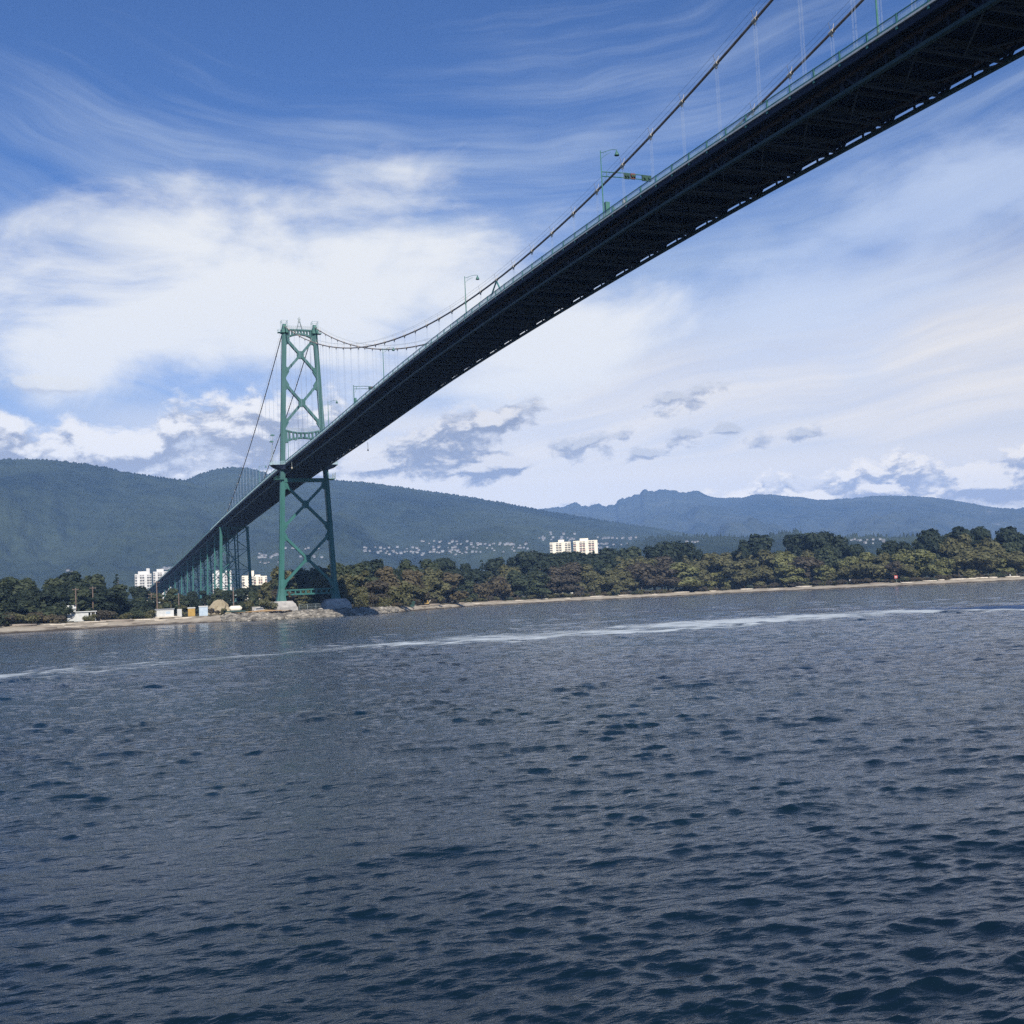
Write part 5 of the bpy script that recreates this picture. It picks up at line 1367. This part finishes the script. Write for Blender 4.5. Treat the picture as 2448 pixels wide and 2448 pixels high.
# ------------------------------------------------------------------ apartment blocks beyond the trees
def block(x0, x1, ytop, rng, floors, label, mat, bays=6, deep=16, base=None, roofs=((0.3, 0.25, 3.0),), pink=False, notch=None):
    """slab facing the photographer: columns x0..x1 and the roof row of the picture, at its own range"""
    a0, _ = az_el(x0, ytop); a1, _ = az_el(x1, ytop); am = (a0 + a1) / 2
    z1 = at((x0 + x1) / 2, ytop, rng).z
    w = rng * (a1 - a0); z0 = 4.0; fh = 3.0
    t = tag(empty('apartment_block', (rng * math.sin(am), rng * math.cos(am), z0), -am), label, 'apartment building', 'apartment blocks behind the trees')
    H = z1 - z0; b = MB()
    b.box((0, deep / 2, H / 2), (w, deep, H)); b.build('wall', mat, t)
    bw = w / bays
    for f in range(floors):
        zf = H - fh * (f + 1) + 1.0
        if zf < 1: break
        for k in range(bays):
            if k % 3 == 1: continue
            xk = -w / 2 + bw * (k + 0.5)
            MB().box((xk, -0.06, zf), (bw * 0.78, 0.12, 1.45)).build('window', M['balcony_shade'], t)
            MB().box((xk, -0.75, zf - 1.05), (bw * 0.84, 1.5, 0.75)).build('balcony', M['pink_panel'] if pink and f % 2 else mat, t)
    for cx, ww, hh in roofs:
        b = MB(); b.box((-w / 2 + w * cx, deep / 2, H + hh / 2), (w * ww, deep * 0.5, hh)); b.build('roof_house', mat, t)
    return t
block(322, 362, 1372, 1350, 9, 'pale apartment block whose foot shows over trees left of the bridge end', M['cool_white'], 7, roofs=((0.45, 0.5, 3.0), (0.8, 0.2, 6.0)))
block(366, 408, 1366, 1420, 10, 'white apartment block partly hidden by the sloping end of the deck', M['cool_white'], 8, roofs=((0.4, 0.4, 3.0),))
block(508, 553, 1371, 1300, 9, 'white apartment block seen between the viaduct legs', M['cool_white'], 8, roofs=((0.25, 0.25, 4.0), (0.85, 0.3, 3.0)))
block(578, 606, 1376, 1250, 6, 'plain cream apartment block just behind the wide viaduct bent', M['cream_paint'], 4, roofs=((0.8, 0.5, 5.0),))
block(607, 638, 1377, 1270, 6, 'pinkish apartment block immediately right of the wide viaduct bent', M['cream_paint'], 6, roofs=((0.3, 0.4, 1.6),), pink=True)
block(1314, 1364, 1296, 1500, 11, 'cream apartment slab, left one of the pair above the dark trees', M['cream_paint'], 7, roofs=((0.55, 0.28, 3.0),))
block(1370, 1428, 1292, 1520, 11, 'cream apartment slab, right one of the pair above the dark trees', M['cream_paint'], 8, roofs=((0.45, 0.35, 3.0),), pink=True)

# ------------------------------------------------------------------ houses on the slopes
def house_mesh(i, rng):
    w, d, h = rng.uniform(9, 15), rng.uniform(7, 10), rng.uniform(3.0, 5.0)
    b = MB(); b.mat(0).box((0, 0, h / 2 - 2), (w, d, h + 4))
    b.mat(2)
    for k in range(3): b.box((-w / 3 + k * w / 3, -d / 2 - 0.04, h * 0.55), (w * 0.2, 0.1, 1.6))
    b.mat(1); o = 0.6; rz = rng.uniform(1.8, 3.0)
    b.add([(-w / 2 - o, -d / 2 - o, h), (w / 2 + o, -d / 2 - o, h), (w / 2 + o, d / 2 + o, h), (-w / 2 - o, d / 2 + o, h), (-w / 2 - o, 0, h + rz), (w / 2 + o, 0, h + rz)],
          [(0, 1, 5, 4), (2, 3, 4, 5), (0, 4, 3), (1, 2, 5), (0, 3, 2, 1)])
    ob = b.build('hillside_house', [M['house_wall'], M['roof_grey'] if i % 2 else M['roof_dark'], M['window_dark']])
    me = ob.data; bpy.data.objects.remove(ob); return me
rh = np.random.default_rng(31)
HM = [house_mesh(i, rh) for i in range(7)]
CL = [  # picture box, number, slope, where
    (868, 1000, 1304, 1330, 36, HILL_B, 'in the cluster right of the bridge tower'),
    (1000, 1122, 1290, 1335, 50, HILL_B, 'in the dense cluster left of the cream apartment slabs'),
    (1126, 1272, 1296, 1322, 42, HILL_B, 'in the long row leading to the cream apartment slabs'),
    (1288, 1375, 1276, 1296, 24, HILL_B, 'in the cluster above the cream apartment slabs'),
    (1428, 1522, 1286, 1314, 34, HILL_B, 'in the cluster right of the cream apartment slabs'),
    (617, 676, 1324, 1358, 26, HILL_B, 'in the cluster behind the tower legs'),
    (676, 770, 1300, 1336, 16, HILL_B, 'scattered between the tower legs'),
    (380, 418, 1346, 1364, 12, HILL_A, 'above the pale blocks at the bridge end'),
    (156, 178, 1364, 1372, 4, HILL_A, 'above the dark trees on the left'),
    (2010, 2118, 1288, 1304, 22, HILL_D, 'in the low gap between two dark tree crowns'),
    (1635, 1672, 1290, 1304, 6, HILL_D, 'in the small gap left of the big dark crown'),
]
for x0, x1, y0, y1, n, hill, where in CL:
    rows = [rh.uniform(y0, y1) for _ in range(max(2, n // 7))]
    for k in range(n):
        px = rh.uniform(x0, x1); py = rows[rh.integers(len(rows))] + rh.normal(0, 1.2)
        a_, e_ = az_el(px, py); q = hill.hit(math.degrees(a_), e_)
        if q is None: continue
        o = bpy.data.objects.new('hillside_house', HM[rh.integers(len(HM))]); COL.objects.link(o)
        s = rh.uniform(0.32, 0.62) * q.length / 3300
        o.location = q + Vector((0, 0, 3.0)); o.rotation_euler = (0, 0, -a_ + rh.normal(0, 0.4)); o.scale = (s, s, s)
        tag(o, 'tiny white hillside house ' + where, 'house', 'hillside houses ' + where)

# ------------------------------------------------------------------ render settings
SC.render.engine = 'CYCLES'
SC.view_settings.view_transform = 'Standard'
SC.view_settings.look = 'None'
SC.view_settings.exposure = 0.35
SC.view_settings.gamma = 1.0
SC.cycles.use_denoising = False
SC.cycles.denoiser = 'OPENIMAGEDENOISE'
SC.cycles.max_bounces = 6
SC.cycles.volume_bounces = 0
SC.cycles.transparent_max_bounces = 8
SC.cycles.use_adaptive_sampling = True
SC.cycles.adaptive_threshold = 0.008
SC.cycles.sample_clamp_indirect = 4.0
